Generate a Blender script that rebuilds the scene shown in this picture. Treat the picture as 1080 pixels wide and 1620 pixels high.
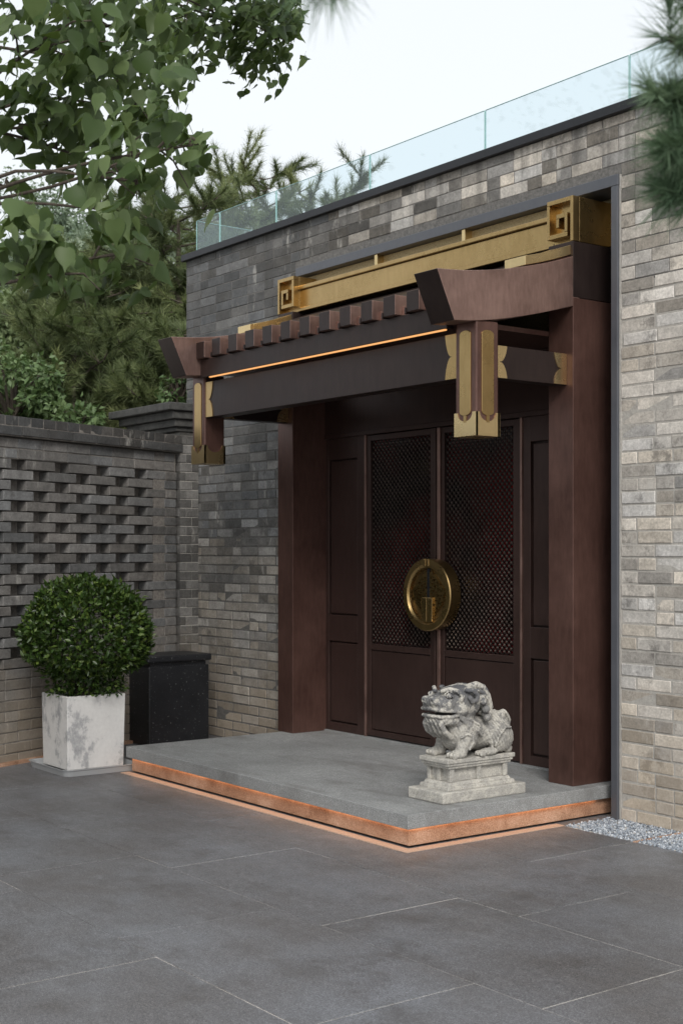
import bpy, bmesh, math, random
import numpy as np
from mathutils import Vector, Matrix, Euler, noise
R = math.radians
rnd = random.Random(11)
S = bpy.context.scene
C = S.collection
for o in list(bpy.data.objects): bpy.data.objects.remove(o)

# ------------------------------------------------------------------ camera
FPX = 2132.0                      # focal length in photo pixels (1080 x 1620)
ANG = R(36.715)                   # angle between the view and the facade
CAM = Vector((7.2, -6.2, 1.6))
FW = Vector((-math.cos(ANG), math.sin(ANG), 0)); RT = Vector((math.sin(ANG), math.cos(ANG), 0))
cd = bpy.data.cameras.new('camera'); co = bpy.data.objects.new('camera', cd); C.objects.link(co)
co.location = CAM
co.rotation_euler = (R(90), 0, math.atan2(-FW.x, FW.y))
cd.sensor_fit = 'VERTICAL'; cd.sensor_height = 36; cd.lens = FPX / 1620 * 36
cd.shift_y = 64 / 1620
cd.clip_start = .05; cd.clip_end = 500
cd.dof.use_dof = True; cd.dof.focus_distance = 7.3; cd.dof.aperture_fstop = 5.6
S.camera = co
def at(px, py, depth):            # a photo pixel and a distance along the view -> a point
    return CAM + FW * depth + RT * ((px - 540) / FPX * depth) + Vector((0, 0, 1)) * (-(py - 874) / FPX * depth)
def topx(p):
    d = Vector(p) - CAM; dep = d.dot(FW)
    if dep < .1: return None
    return 540 + FPX * d.dot(RT) / dep, 874 - FPX * d.z / dep, dep

# ------------------------------------------------------------------ light
SUN_EL, SUN_AZ = R(38), R(-32)    # azimuth measured from +x towards +y
sdir = Vector((math.cos(SUN_EL) * math.cos(SUN_AZ), math.cos(SUN_EL) * math.sin(SUN_AZ), math.sin(SUN_EL)))
W = bpy.data.worlds.new('World'); S.world = W; W.use_nodes = True
nt = W.node_tree; nt.nodes.clear()
sky = nt.nodes.new('ShaderNodeTexSky'); sky.sky_type = 'NISHITA'; sky.sun_disc = False
sky.sun_elevation = SUN_EL; sky.sun_rotation = R(90) - SUN_AZ
sky.air_density = 1.0; sky.dust_density = 6.0; sky.ozone_density = 1.0
hs = nt.nodes.new('ShaderNodeHueSaturation'); hs.inputs['Saturation'].default_value = .22
bg = nt.nodes.new('ShaderNodeBackground'); bg.inputs['Strength'].default_value = .15
wo = nt.nodes.new('ShaderNodeOutputWorld')
cl = nt.nodes.new('ShaderNodeMix'); cl.data_type = 'RGBA'; cl.inputs[0].default_value = .8; cl.inputs[7].default_value = (4.75, 5.0, 5.2, 1)   # even cloud cover
nt.links.new(sky.outputs[0], hs.inputs['Color']); nt.links.new(hs.outputs[0], cl.inputs[6]); nt.links.new(cl.outputs[2], bg.inputs['Color']); nt.links.new(bg.outputs[0], wo.inputs['Surface'])
sl = bpy.data.lights.new('sun', 'SUN'); sl.energy = 1.5; sl.angle = R(22); sl.color = (1, .96, .9)
so = bpy.data.objects.new('sun', sl); C.objects.link(so); so.location = (8, -4, 10)
so.rotation_euler = (-sdir).to_track_quat('-Z', 'Y').to_euler()
S.view_settings.view_transform = 'Standard'; S.view_settings.look = 'None'
S.view_settings.exposure = 0.52; S.view_settings.gamma = 1
S.view_settings.use_curve_mapping = False

# ------------------------------------------------------------------ materials
class NT:
    def __init__(s, name):
        s.m = bpy.data.materials.new(name); s.m.use_nodes = True; s.t = s.m.node_tree; s.t.nodes.clear()
        s.out = s.n('ShaderNodeOutputMaterial'); s.b = s.n('ShaderNodeBsdfPrincipled'); s.l(s.b.outputs[0], s.out.inputs['Surface'])
    def n(s, t, **k):
        q = s.t.nodes.new(t)
        for a, b in k.items(): setattr(q, a, b)
        return q
    def l(s, a, b): s.t.links.new(a, b)
    def pos(s):
        return s.n('ShaderNodeNewGeometry').outputs['Position']
    def noise(s, scale, detail=4, rough=.55, vec=None, stretch=None):
        q = s.n('ShaderNodeTexNoise'); q.inputs['Scale'].default_value = scale; q.inputs['Detail'].default_value = detail; q.inputs['Roughness'].default_value = rough
        v = vec if vec is not None else s.pos()
        if stretch:
            mp = s.n('ShaderNodeMapping'); mp.inputs['Scale'].default_value = stretch; s.l(v, mp.inputs['Vector']); v = mp.outputs[0]
        s.l(v, q.inputs['Vector']); return q.outputs['Fac']
    def ramp(s, fac, stops):
        q = s.n('ShaderNodeValToRGB'); e = q.color_ramp.elements
        while len(e) < len(stops): e.new(.5)
        for i, (p, c) in enumerate(stops):
            e[i].position = p; e[i].color = (c if isinstance(c, tuple) else (c, c, c)) + ((1,) if not isinstance(c, tuple) or len(c) == 3 else ())
        s.l(fac, q.inputs[0]); return q.outputs[0]
    def mix(s, fac, a, b, mode='MIX'):
        q = s.n('ShaderNodeMix', data_type='RGBA', blend_type=mode)
        for i, v in ((0, fac), (6, a), (7, b)):
            if isinstance(v, (int, float)): q.inputs[i].default_value = v if i == 0 else (v, v, v, 1)
            elif isinstance(v, tuple): q.inputs[i].default_value = v + (1,)
            else: s.l(v, q.inputs[i])
        return q.outputs[2]
    def math(s, op, a, b=None):
        q = s.n('ShaderNodeMath', operation=op)
        for i, v in ((0, a), (1, b)):
            if v is None: continue
            if isinstance(v, (int, float)): q.inputs[i].default_value = v
            else: s.l(v, q.inputs[i])
        return q.outputs[0]
    def bump(s, h, st=.3, dist=.01):
        q = s.n('ShaderNodeBump'); q.inputs['Strength'].default_value = st; q.inputs['Distance'].default_value = dist
        s.l(h, q.inputs['Height']); s.l(q.outputs[0], s.b.inputs['Normal'])
    def set(s, **k):
        for a, v in k.items():
            i = s.b.inputs[a.replace('_', ' ')]
            if isinstance(v, (int, float)): i.default_value = v
            elif isinstance(v, tuple): i.default_value = v + (1,)
            else: s.l(v, i)
        return s

def mat_metal(name, c0, c1, rough=(.3, .5), metallic=.9, scale=3, spec=None, bs=.06):
    q = NT(name)
    f = q.noise(scale, 6, .65); f2 = q.noise(scale * 14, 3, .6, stretch=(1, 1, .25))
    m = q.mix(.35, f, f2)
    q.set(Base_Color=q.ramp(m, [(.32, c0), (.68, c1)]), Metallic=metallic, Roughness=q.ramp(f, [(.3, rough[0]), (.7, rough[1])]))
    q.bump(f2, bs, .004)
    return q.m
M = {}
M['copper'] = mat_metal('patinated_copper', (.072, .037, .030), (.145, .077, .062), (.28, .44), .5, 2.5)
M['copper_light'] = mat_metal('rubbed_lit_copper', (.19, .118, .10), (.36, .235, .20), (.34, .5), .8, 3.5)  # also the lit tone on bargeboard and rafter sides
M['copper_dark'] = mat_metal('blackened_shaded_copper', (.024, .016, .015), (.046, .031, .028), (.36, .5), .6, 2)  # also paints the shade on bargeboard and rafter fronts
M['door'] = mat_metal('bronze_door', (.046, .027, .0235), (.072, .042, .036), (.34, .48), .5, 2)
M['gold'] = mat_metal('aged_brass', (.33, .22, .09), (.48, .335, .155), (.22, .34), .97, 2.2, None, .02)
M['gold_dark'] = mat_metal('dark_brass', (.13, .085, .035), (.2, .14, .06), (.35, .5), .9, 6)  # darker brass for the handle plate, so the relief stands out
M['gold_bright'] = mat_metal('polished_brass', (.60, .45, .23), (.74, .57, .31), (.22, .34), .97, 2.2, None, .02)
M['steel'] = mat_metal('grey_steel', (.085, .09, .105), (.11, .115, .13), (.4, .5), .3, 4)
M['coping'] = mat_metal('dark_steel', (.014, .015, .018), (.024, .025, .03), (.42, .55), .3, 4)
M['lattice'] = mat_metal('dark_bronze_mesh', (.085, .07, .062), (.16, .13, .115), (.3, .42), .8, 8)

q = NT('door_glass'); f = q.noise(1.3, 2)  # red patches paint a reddish reflection into the dark glass
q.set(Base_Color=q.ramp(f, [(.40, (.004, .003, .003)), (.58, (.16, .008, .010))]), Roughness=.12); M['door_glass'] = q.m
q = NT('rough_gold_panel'); f = q.noise(90, 4, .7)
q.set(Base_Color=q.ramp(f, [(.35, (.26, .21, .12)), (.65, (.50, .41, .25))]), Metallic=.5, Roughness=.6); q.bump(f, .5, .006); M['gold_rough'] = q.m

def brick_mat(name, src):
    q = NT(name)
    if src == 'obj': tone = q.n('ShaderNodeObjectInfo').outputs['Color']
    else: tone = q.n('ShaderNodeAttribute', attribute_name='tone').outputs['Color']
    fine = q.noise(60, 5, .7); med = q.noise(11, 5, .7); big = q.noise(2.3, 6, .65)
    c = q.mix(1.0, tone, q.ramp(fine, [(.3, .74), (.7, 1.2)]), 'MULTIPLY')
    c = q.mix(1.0, c, q.ramp(med, [(.3, .72), (.65, 1.16)]), 'MULTIPLY')
    blot = q.noise(4.2, 6, .72)
    c = q.mix(q.ramp(blot, [(.56, 0.0), (.66, .62)]), c, (.075, .07, .066))                      # soot patches
    stk = q.noise(9, 4, .6, stretch=(1, 1, .06)); zz = q.n('ShaderNodeSeparateXYZ'); q.l(q.pos(), zz.inputs[0])
    c = q.mix(q.math('MULTIPLY', q.ramp(stk, [(.50, 0.0), (.66, .6)]), q.ramp(q.math('MULTIPLY', zz.outputs[2], .2), [(.70, 0.0), (.84, 1.0)])), c, (.06, .057, .054))   # rain streaks below the coping
    pale = q.noise(6, 6, .75, stretch=(1, 1, .3))
    c = q.mix(q.ramp(pale, [(.60, 0.0), (.70, .6)]), c, (.50, .48, .445))                         # lime bloom
    z = q.n('ShaderNodeSeparateXYZ'); q.l(q.pos(), z.inputs[0])
    lo = q.math('MULTIPLY', q.ramp(q.math('ADD', z.outputs[2], q.math('MULTIPLY', q.math('SUBTRACT', big, .5), 1.2)), [(.25, 1.0), (.95, 0.0)]), .5)
    c = q.mix(lo, c, (.34, .275, .20))                                                            # rising damp, sandy deposit
    q.set(Base_Color=c, Roughness=.88, Specular_IOR_Level=.25)
    q.bump(q.mix(.5, fine, med), .55, .006)
    return q.m
M['brick_o'] = brick_mat('grey_brick', 'obj'); M['brick_s'] = brick_mat('grey_brick_far', 'att')
q = NT('lime_mortar'); f = q.noise(40, 5, .7); g = q.noise(2, 4)
q.set(Base_Color=q.mix(g, q.ramp(f, [(.3, (.26, .25, .23)), (.7, (.52, .50, .46))]), (.33, .31, .285)), Roughness=.95); q.bump(f, .6, .006); M['mortar'] = q.m
q = NT('dark_mortar'); f = q.noise(40, 5, .7)
q.set(Base_Color=q.ramp(f, [(.3, (.12, .11, .10)), (.7, (.28, .255, .23))]), Roughness=.95); q.bump(f, .7, .01); M['mortar_dark'] = q.m

q = NT('grey_mortar'); f = q.noise(40, 5, .7)
q.set(Base_Color=q.ramp(f, [(.3, (.08, .078, .075)), (.7, (.19, .18, .17))]), Roughness=.95); q.bump(f, .6, .006); M['mortar_mid'] = q.m

q = NT('slate_paving')
oi = q.n('ShaderNodeObjectInfo').outputs['Random']
fine = q.noise(230, 2, .8); med = q.noise(26, 6, .75); big = q.noise(1.1, 6, .62); wear = q.noise(3.2, 8, .7, stretch=(1, 2.2, 1))
c = q.ramp(fine, [(.32, (.058, .059, .063)), (.5, (.115, .116, .12)), (.68, (.245, .245, .25))])
c = q.mix(1.0, c, q.ramp(med, [(.3, .8), (.7, 1.22)]), 'MULTIPLY')
c = q.mix(1.0, c, q.ramp(big, [(.32, (.76, .70, .66)), (.68, (1.20, 1.23, 1.29))]), 'MULTIPLY')
c = q.mix(1.0, c, q.ramp(oi, [(0, .93), (1, 1.07)]), 'MULTIPLY')
c = q.mix(q.ramp(wear, [(.56, 0.0), (.72, .5)]), c, (.20, .205, .215))
dirt = q.noise(2.1, 7, .75); c = q.mix(q.ramp(dirt, [(.52, 0.0), (.68, .6)]), c, (.062, .056, .052))
scuf = q.noise(7, 5, .8, stretch=(1, 4, 1)); c = q.mix(q.ramp(scuf, [(.66, 0.0), (.72, .4)]), c, (.27, .265, .26))
crs = q.noise(95, 2, .6); c = q.mix(1.0, c, q.ramp(crs, [(.32, .70), (.68, 1.32)]), 'MULTIPLY')
spk = q.noise(55, 2, .5); c = q.mix(q.ramp(spk, [(.74, 0.0), (.78, .5)]), c, (.3, .29, .28))
q.set(Base_Color=c, Roughness=q.ramp(q.mix(.5, big, wear), [(.35, .58), (.65, .38)]), Specular_IOR_Level=.45); q.bump(q.mix(.4, fine, med), .4, .003); M['slate'] = q.m
q = NT('bed_sand'); f = q.mix(.6, q.noise(30, 5, .7), q.noise(1.6, 4, .7))
q.set(Base_Color=q.ramp(f, [(.38, (.06, .056, .052)), (.54, (.55, .51, .46))]), Roughness=.95); M['bed'] = q.m

q = NT('grey_granite'); fine = q.noise(190, 2, .8); big = q.noise(1.6, 6, .65); st = q.noise(2.6, 5, .6, stretch=(.6, 1.7, 1)); med = q.noise(24, 5, .7)
c = q.ramp(fine, [(.33, (.125, .127, .127)), (.5, (.235, .24, .24)), (.67, (.39, .395, .39))])
c = q.mix(1.0, c, q.ramp(big, [(.3, .78), (.7, 1.16)]), 'MULTIPLY')
c = q.mix(q.ramp(st, [(.52, 0.0), (.7, .6)]), c, (.125, .12, .115))
c = q.mix(1.0, c, q.ramp(med, [(.3, .9), (.7, 1.1)]), 'MULTIPLY')
q.set(Base_Color=c, Roughness=.62); q.bump(fine, .35, .003); M['granite'] = q.m
q = NT('raw_copper_skirting'); fine = q.noise(130, 3, .8); big = q.noise(5, 5, .65)
c = q.ramp(q.mix(.45, fine, big), [(.34, (.16, .075, .042)), (.5, (.42, .24, .15)), (.66, (.66, .47, .36))])
q.set(Base_Color=c, Roughness=.65, Metallic=.15); q.bump(fine, .5, .004); M['skirt'] = q.m
q = NT('brushed_copper_floor'); fine = q.noise(160, 3, .7)
q.set(Base_Color=q.ramp(fine, [(.3, (.40, .26, .18)), (.7, (.66, .49, .39))]), Roughness=.5, Metallic=.2); M['copper_floor'] = q.m

q = NT('carved_stone'); fine = q.noise(130, 4, .75); big = q.noise(11, 5, .7); med = q.noise(30, 5, .7)
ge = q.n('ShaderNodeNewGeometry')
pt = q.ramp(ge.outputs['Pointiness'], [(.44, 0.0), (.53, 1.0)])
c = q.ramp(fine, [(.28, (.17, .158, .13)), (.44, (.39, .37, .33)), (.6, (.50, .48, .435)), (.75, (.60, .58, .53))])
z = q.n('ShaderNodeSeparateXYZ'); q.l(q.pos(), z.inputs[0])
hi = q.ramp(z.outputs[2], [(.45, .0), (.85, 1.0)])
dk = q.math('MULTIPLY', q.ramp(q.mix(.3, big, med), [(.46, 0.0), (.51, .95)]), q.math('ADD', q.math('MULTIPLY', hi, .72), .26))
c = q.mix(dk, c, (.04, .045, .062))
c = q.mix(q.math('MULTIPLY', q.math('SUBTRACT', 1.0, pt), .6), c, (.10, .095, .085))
c = q.mix(q.ramp(med, [(.62, 0.0), (.72, .5)]), c, (.17, .16, .14))
q.set(Base_Color=c, Roughness=.85); q.bump(q.mix(.5, fine, med), .5, .005); M['stone'] = q.m

q = NT('whitewashed_concrete'); f = q.noise(4.3, 6, .7, stretch=(1, 1, .55)); g = q.noise(40, 4, .7); k = q.noise(11, 5, .75)
c = q.ramp(q.mix(.25, f, k), [(.32, (.62, .61, .595)), (.52, (.57, .56, .55)), (.565, (.36, .36, .365)), (.66, (.22, .22, .225))])
c = q.mix(q.ramp(k, [(.68, 0.0), (.72, .8)]), c, (.2, .195, .19))
c = q.mix(1.0, c, q.ramp(g, [(.3, .94), (.7, 1.04)]), 'MULTIPLY')
q.set(Base_Color=c, Roughness=.75); q.bump(q.mix(.5, f, g), .3, .004); M['white_concrete'] = q.m
q = NT('black_lacquer'); f = q.noise(60, 3, .6); g = q.noise(3, 5, .7)
c = q.mix(q.ramp(f, [(.655, 0.0), (.69, .6)]), q.ramp(g, [(.35, (.006, .007, .009)), (.7, (.016, .017, .02))]), (.25, .25, .25))
q.set(Base_Color=c, Roughness=.42); M['black'] = q.m
q = NT('grey_plastic'); q.set(Base_Color=(.33, .34, .35), Roughness=.45); M['tray'] = q.m
q = NT('soil'); q.set(Base_Color=(.03, .022, .016), Roughness=.95); M['soil'] = q.m
q = NT('bark'); f = q.noise(30, 6, .7, stretch=(1, 1, .3)); q.set(Base_Color=q.ramp(f, [(.3, (.035, .026, .02)), (.7, (.10, .08, .062))]), Roughness=.9); q.bump(f, .8, .01); M['bark'] = q.m
q = NT('old_stone'); f = q.noise(14, 6, .7); g = q.noise(70, 4, .7); q.set(Base_Color=q.ramp(q.mix(.4, f, g), [(.35, (.028, .028, .028)), (.7, (.10, .098, .092))]), Roughness=.9); q.bump(g, .5, .008); M['old_stone'] = q.m
def emis(name, col, st):
    q = NT(name); q.set(Base_Color=(0.02, 0.02, 0.02), Emission_Color=col, Emission_Strength=st); return q.m
M['led'] = emis('warm_led', (1, .46, .15), .75)
M['led_floor'] = emis('warm_led_skirting', (1, .50, .22), 4.0)
q = NT('balustrade_glass'); q.t.nodes.remove(q.b)
tr = q.n('ShaderNodeBsdfTransparent'); tr.inputs[0].default_value = (.90, .95, .965, 1)
gl = q.n('ShaderNodeBsdfGlossy'); gl.inputs['Roughness'].default_value = .02; gl.inputs[0].default_value = (.95, 1, 1, 1)
lw_ = q.n('ShaderNodeLayerWeight'); lw_.inputs[0].default_value = .5; mx = q.n('ShaderNodeMixShader')
q.l(q.math('ADD', q.math('MULTIPLY', q.math('POWER', lw_.outputs['Facing'], 4.0), .5), .04), mx.inputs[0]); q.l(tr.outputs[0], mx.inputs[1]); q.l(gl.outputs[0], mx.inputs[2]); q.l(mx.outputs[0], q.out.inputs['Surface']); M['glass'] = q.m
q = NT('glass_edge'); q.set(Base_Color=(.35, .55, .52), Roughness=.2); M['glass_edge'] = q.m
def leaf_mat(name, dark, mid, light, rough=.45, trans=.25, src='att'):
    q = NT(name)
    if src == 'att': v = q.n('ShaderNodeAttribute', attribute_name='v').outputs['Fac']
    else: v = q.n('ShaderNodeObjectInfo').outputs['Random']
    c = q.ramp(v, [(0.0, dark), (.5, mid), (1.0, light)])
    q.set(Base_Color=c, Roughness=rough, Specular_IOR_Level=.32)
    t = q.n('ShaderNodeBsdfTranslucent'); m = q.n('ShaderNodeMixShader'); m.inputs[0].default_value = trans
    q.l(q.mix(.4, c, (.16, .22, .03)), t.inputs[0]); q.l(q.b.outputs[0], m.inputs[1]); q.l(t.outputs[0], m.inputs[2]); q.l(m.outputs[0], q.out.inputs['Surface'])
    return q.m
LV = ((.026, .048, .012), (.058, .098, .030), (.135, .185, .075))
M['leaf_o'] = leaf_mat('broad_leaf', *LV, .5, .36, 'obj'); M['leaf_s'] = leaf_mat('broad_leaf_mass', *LV, .5, .36)
M['box_leaf'] = leaf_mat('boxwood_leaf', (.012, .026, .006), (.036, .070, .014), (.15, .21, .045), .3, .15)
M['needle'] = leaf_mat('pine_needle', (.05, .07, .03), (.13, .165, .068), (.27, .30, .13), .55, .2)
M['needle_near'] = leaf_mat('pine_needle_blue', (.045, .085, .05), (.11, .18, .105), (.22, .30, .19), .5, .2)
M['leaf_bg'] = leaf_mat('garden_tree_leaf', (.07, .10, .045), (.15, .20, .09), (.28, .34, .18), .55, .25)
M['pale_leaf'] = leaf_mat('pale_leaf', (.11, .16, .11), (.22, .28, .20), (.36, .42, .33), .5, .25)
M['shrub_leaf'] = leaf_mat('shrub_leaf', (.04, .08, .03), (.10, .16, .06), (.22, .30, .14), .45, .25)
q = NT('gravel_stone'); v = q.n('ShaderNodeAttribute', attribute_name='v').outputs['Fac']
q.set(Base_Color=q.ramp(v, [(0, (.10, .115, .14)), (.5, (.26, .29, .33)), (1, (.55, .57, .6))]), Roughness=.8); M['gravel'] = q.m

# ------------------------------------------------------------------ mesh helpers
class MB:
    def __init__(s): s.v = []; s.f = []; s.col = []
    def add(s, vs, fs):
        o = len(s.v); s.v += [tuple(p) for p in vs]; s.f += [tuple(i + o for i in f) for f in fs]; return s
    def box(s, x0, x1, y0, y1, z0, z1):
        return s.add([(x0, y0, z0), (x1, y0, z0), (x1, y1, z0), (x0, y1, z0), (x0, y0, z1), (x1, y0, z1), (x1, y1, z1), (x0, y1, z1)],
                     [(0, 3, 2, 1), (4, 5, 6, 7), (0, 1, 5, 4), (1, 2, 6, 5), (2, 3, 7, 6), (3, 0, 4, 7)])
    def frustum(s, c, a, b, h, z0):      # half sizes a (bottom), b (top)
        vs = [(c[0] + sx * a[0], c[1] + sy * a[1], z0) for sx, sy in ((-1, -1), (1, -1), (1, 1), (-1, 1))] + [(c[0] + sx * b[0], c[1] + sy * b[1], z0 + h) for sx, sy in ((-1, -1), (1, -1), (1, 1), (-1, 1))]
        return s.add(vs, [(0, 3, 2, 1), (4, 5, 6, 7), (0, 1, 5, 4), (1, 2, 6, 5), (2, 3, 7, 6), (3, 0, 4, 7)])
    def prism(s, pts, fn, d0, d1):       # polygon pts (a,b) -> fn(a,b,d); ngon caps
        n = len(pts); vs = [fn(a, b, d0) for a, b in pts] + [fn(a, b, d1) for a, b in pts]
        return s.add(vs, [tuple(range(n))[::-1], tuple(range(n, 2 * n))] + [(i, (i + 1) % n, n + (i + 1) % n, n + i) for i in range(n)])
    def tube(s, pts, rads, n=7):
        o = len(s.v); pts = [Vector(p) for p in pts]; m = len(pts); ref = Vector((.31, .17, .93))
        for i, p in enumerate(pts):
            d = (pts[min(i + 1, m - 1)] - pts[max(i - 1, 0)]).normalized()
            a = d.cross(ref)
            if a.length < .05: a = d.cross(Vector((1, 0, 0)))
            a.normalize(); b = d.cross(a)
            for k in range(n):
                t = 2 * math.pi * k / n; s.v.append(tuple(p + (a * math.cos(t) + b * math.sin(t)) * rads[i]))
        for i in range(m - 1):
            for k in range(n):
                s.f.append((o + i * n + k, o + i * n + (k + 1) % n, o + (i + 1) * n + (k + 1) % n, o + (i + 1) * n + k))
        s.f.append(tuple(o + k for k in range(n))[::-1]); s.f.append(tuple(o + (m - 1) * n + k for k in range(n)))
        return s
    def mesh(s, name):
        me = bpy.data.meshes.new(name); me.from_pydata(s.v, [], s.f); me.update()
        bm = bmesh.new(); bm.from_mesh(me); bmesh.ops.recalc_face_normals(bm, faces=bm.faces); bm.to_mesh(me); bm.free()
        return me
    def build(s, name, mat, parent=None, bevel=0, smooth=False):
        return obj(name, s.mesh(name), mat, parent, bevel, smooth)
def obj(name, me, mat, parent=None, bevel=0, smooth=False):
    o = bpy.data.objects.new(name, me); C.objects.link(o)
    if mat is not None and not me.materials: me.materials.append(M[mat] if isinstance(mat, str) else mat)
    if smooth:
        for p in me.polygons: p.use_smooth = True
    if bevel:
        b = o.modifiers.new('bevel', 'BEVEL'); b.width = bevel; b.segments = 2; b.limit_method = 'ANGLE'; b.angle_limit = R(40)
    if parent is not None: o.parent = parent
    return o
def tag(o, label=None, cat=None, group=None, kind=None):
    if label: o['label'] = label
    if cat: o['category'] = cat
    if group: o['group'] = group
    if kind: o['kind'] = kind
    return o
def thing(name, label, cat, group=None):
    o = bpy.data.objects.new(name, None); C.objects.link(o); return tag(o, label, cat, group)
def B(x0, x1, y0, y1, z0, z1): return MB().box(x0, x1, y0, y1, z0, z1)
def cat_interp(pts, n):
    out = []; m = len(pts) - 1
    for i in range(n + 1):
        t = i / n * m; k = min(int(t), m - 1); u = t - k
        p0, p1, p2, p3 = pts[max(k - 1, 0)], pts[k], pts[k + 1], pts[min(k + 2, m)]
        out.append(tuple(.5 * (2 * b + (c - a) * u + (2 * a - 5 * b + 4 * c - d) * u * u + (3 * b - a - 3 * c + d) * u ** 3) for a, b, c, d in zip(p0, p1, p2, p3)))
    return out
def fast_mesh(name, V, F, attr=None, aname='v'):   # V (n,3) array, F (m,k) array, attr per face
    me = bpy.data.meshes.new(name); V = np.asarray(V, dtype=np.float32); F = np.asarray(F, dtype=np.int32)
    k = F.shape[1]; me.vertices.add(len(V)); me.vertices.foreach_set('co', V.ravel())
    me.loops.add(F.size); me.loops.foreach_set('vertex_index', F.ravel())
    me.polygons.add(len(F)); me.polygons.foreach_set('loop_start', np.arange(0, F.size, k, dtype=np.int32))
    me.update(calc_edges=True); me.validate()
    if attr is not None:
        a = me.attributes.new(aname, 'FLOAT', 'FACE'); a.data.foreach_set('value', np.asarray(attr, dtype=np.float32))
    return me

# ------------------------------------------------------------------ bricks
BV = []
for k in range(6):                        # six worn unit bricks: front at y=0, chamfered front edges, jittered corners
    r2 = random.Random(100 + k); j = lambda a: r2.uniform(-a, a)
    cx, cz = .014, .045
    fr_ = [(cx + j(.008), 0 + j(.02), cz + j(.03)), (1 - cx + j(.008), j(.02), cz + j(.03)), (1 - cx + j(.008), j(.02), 1 - cz + j(.03)), (cx + j(.008), j(.02), 1 - cz + j(.03))]
    mid = [(j(.004), .05, j(.012)), (1 + j(.004), .05, j(.012)), (1 + j(.004), .05, 1 + j(.012)), (j(.004), .05, 1 + j(.012))]
    bk = [(0, 1, 0), (1, 1, 0), (1, 1, 1), (0, 1, 1)]
    fs = [(0, 1, 2, 3)] + [(4 + i, 4 + (i + 1) % 4, (i + 1) % 4, i) for i in range(4)] + [(8 + i, 8 + (i + 1) % 4, 4 + (i + 1) % 4, 4 + i) for i in range(4)] + [(11, 10, 9, 8)]
    BV.append((fr_ + mid + bk, fs))
def brick_meshes(mat):
    out = []
    for vs, fs in BV:
        me = bpy.data.meshes.new('brick'); me.from_pydata(vs, [], fs); me.update(); me.materials.append(M[mat]); out.append(me)
    return out
BM = brick_meshes('brick_o')
def lay_bricks(parent, bricks, base, rotz, limit=300):
    """bricks: (x,y,z,L,D,H,tone). The ones that show largest become objects, the others one stuff part."""
    rot = Matrix.Rotation(rotz, 4, 'Z'); sc = []
    for b in bricks:
        w = rot @ Vector((b[0] + b[3] / 2, b[1], b[2] + b[5] / 2)) + Vector(base); p = topx(w)
        vis = p is not None and -40 < p[0] < 1120 and -40 < p[1] < 1660
        sc.append((0 if vis else 1, p[2] / max(.03, b[3]) if p else 99))
    order = sorted(range(len(bricks)), key=lambda i: sc[i])
    V = []; F = []; T = []
    for n, i in enumerate(order):
        x, y, z, L, D, H, tone = bricks[i]
        if n < limit and sc[i][0] == 0:
            o = bpy.data.objects.new('brick', BM[rnd.randrange(6)]); C.objects.link(o); o.parent = parent
            o.location = rot @ Vector((x, y, z)) + Vector(base); o.rotation_euler = (0, 0, rotz); o.scale = (L, D, H); o.color = tone + (1,)
        else:
            vs, fs = BV[rnd.randrange(6)]; o_ = len(V)
            for a in vs: V.append(tuple(rot @ Vector((x + a[0] * L, y + a[1] * D, z + a[2] * H)) + Vector(base)))
            for f in fs: F.append(tuple(o_ + k for k in f)); T.append(tone)
    if V:
        me = bpy.data.meshes.new('brickwork'); me.from_pydata(V, [], F); me.update(); me.materials.append(M['brick_s'])
        a = me.attributes.new('tone', 'FLOAT_COLOR', 'FACE'); a.data.foreach_set('color', np.array([t + (1,) for t in T], dtype=np.float32).ravel())
        o = obj('brickwork', me, None, parent); o['kind'] = 'stuff'

# ================================================================== GROUND
g = MB().add([(-90, -60, -.0022), (60, -60, -.0022), (60, 90, -.0022), (-90, 90, -.0022)], [(0, 1, 2, 3)]).build('ground', 'bed'); tag(g, 'sand bed under dark slate paving', None, None, 'structure')
del g['label']
YR = [.35, -.45, -1.25, -2.03, -2.81, -3.6, -4.39, -5.18, -5.97, -6.76, -7.55, -8.34, -9.13]
XO = [.7, 2.19, 1.6, 1.2, .85, 2.49, 1.5, .9, 2.2, 1.3, .6, 2.0]
for r_ in range(len(YR) - 1):
    y1, y0 = YR[r_], YR[r_ + 1]
    for k in range(-6, 7):
        x0 = XO[r_] + 1.315 * k; x1 = x0 + 1.315
        if x1 < -4.2 or x0 > 10.5: continue
        if r_ == 0:
            x1 = min(x1, 1.66)
            if x0 >= 1.6: continue
            y1 = .0
        j = rnd.uniform(.0018, .0034)
        dz = rnd.uniform(-.0012, .0012)
        B(x0 + j, x1 - j, y0 + rnd.uniform(.0015, .0032), y1 - rnd.uniform(.001, .003), -.03, dz).build('paving_slab', 'slate', g, .0015)
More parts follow.
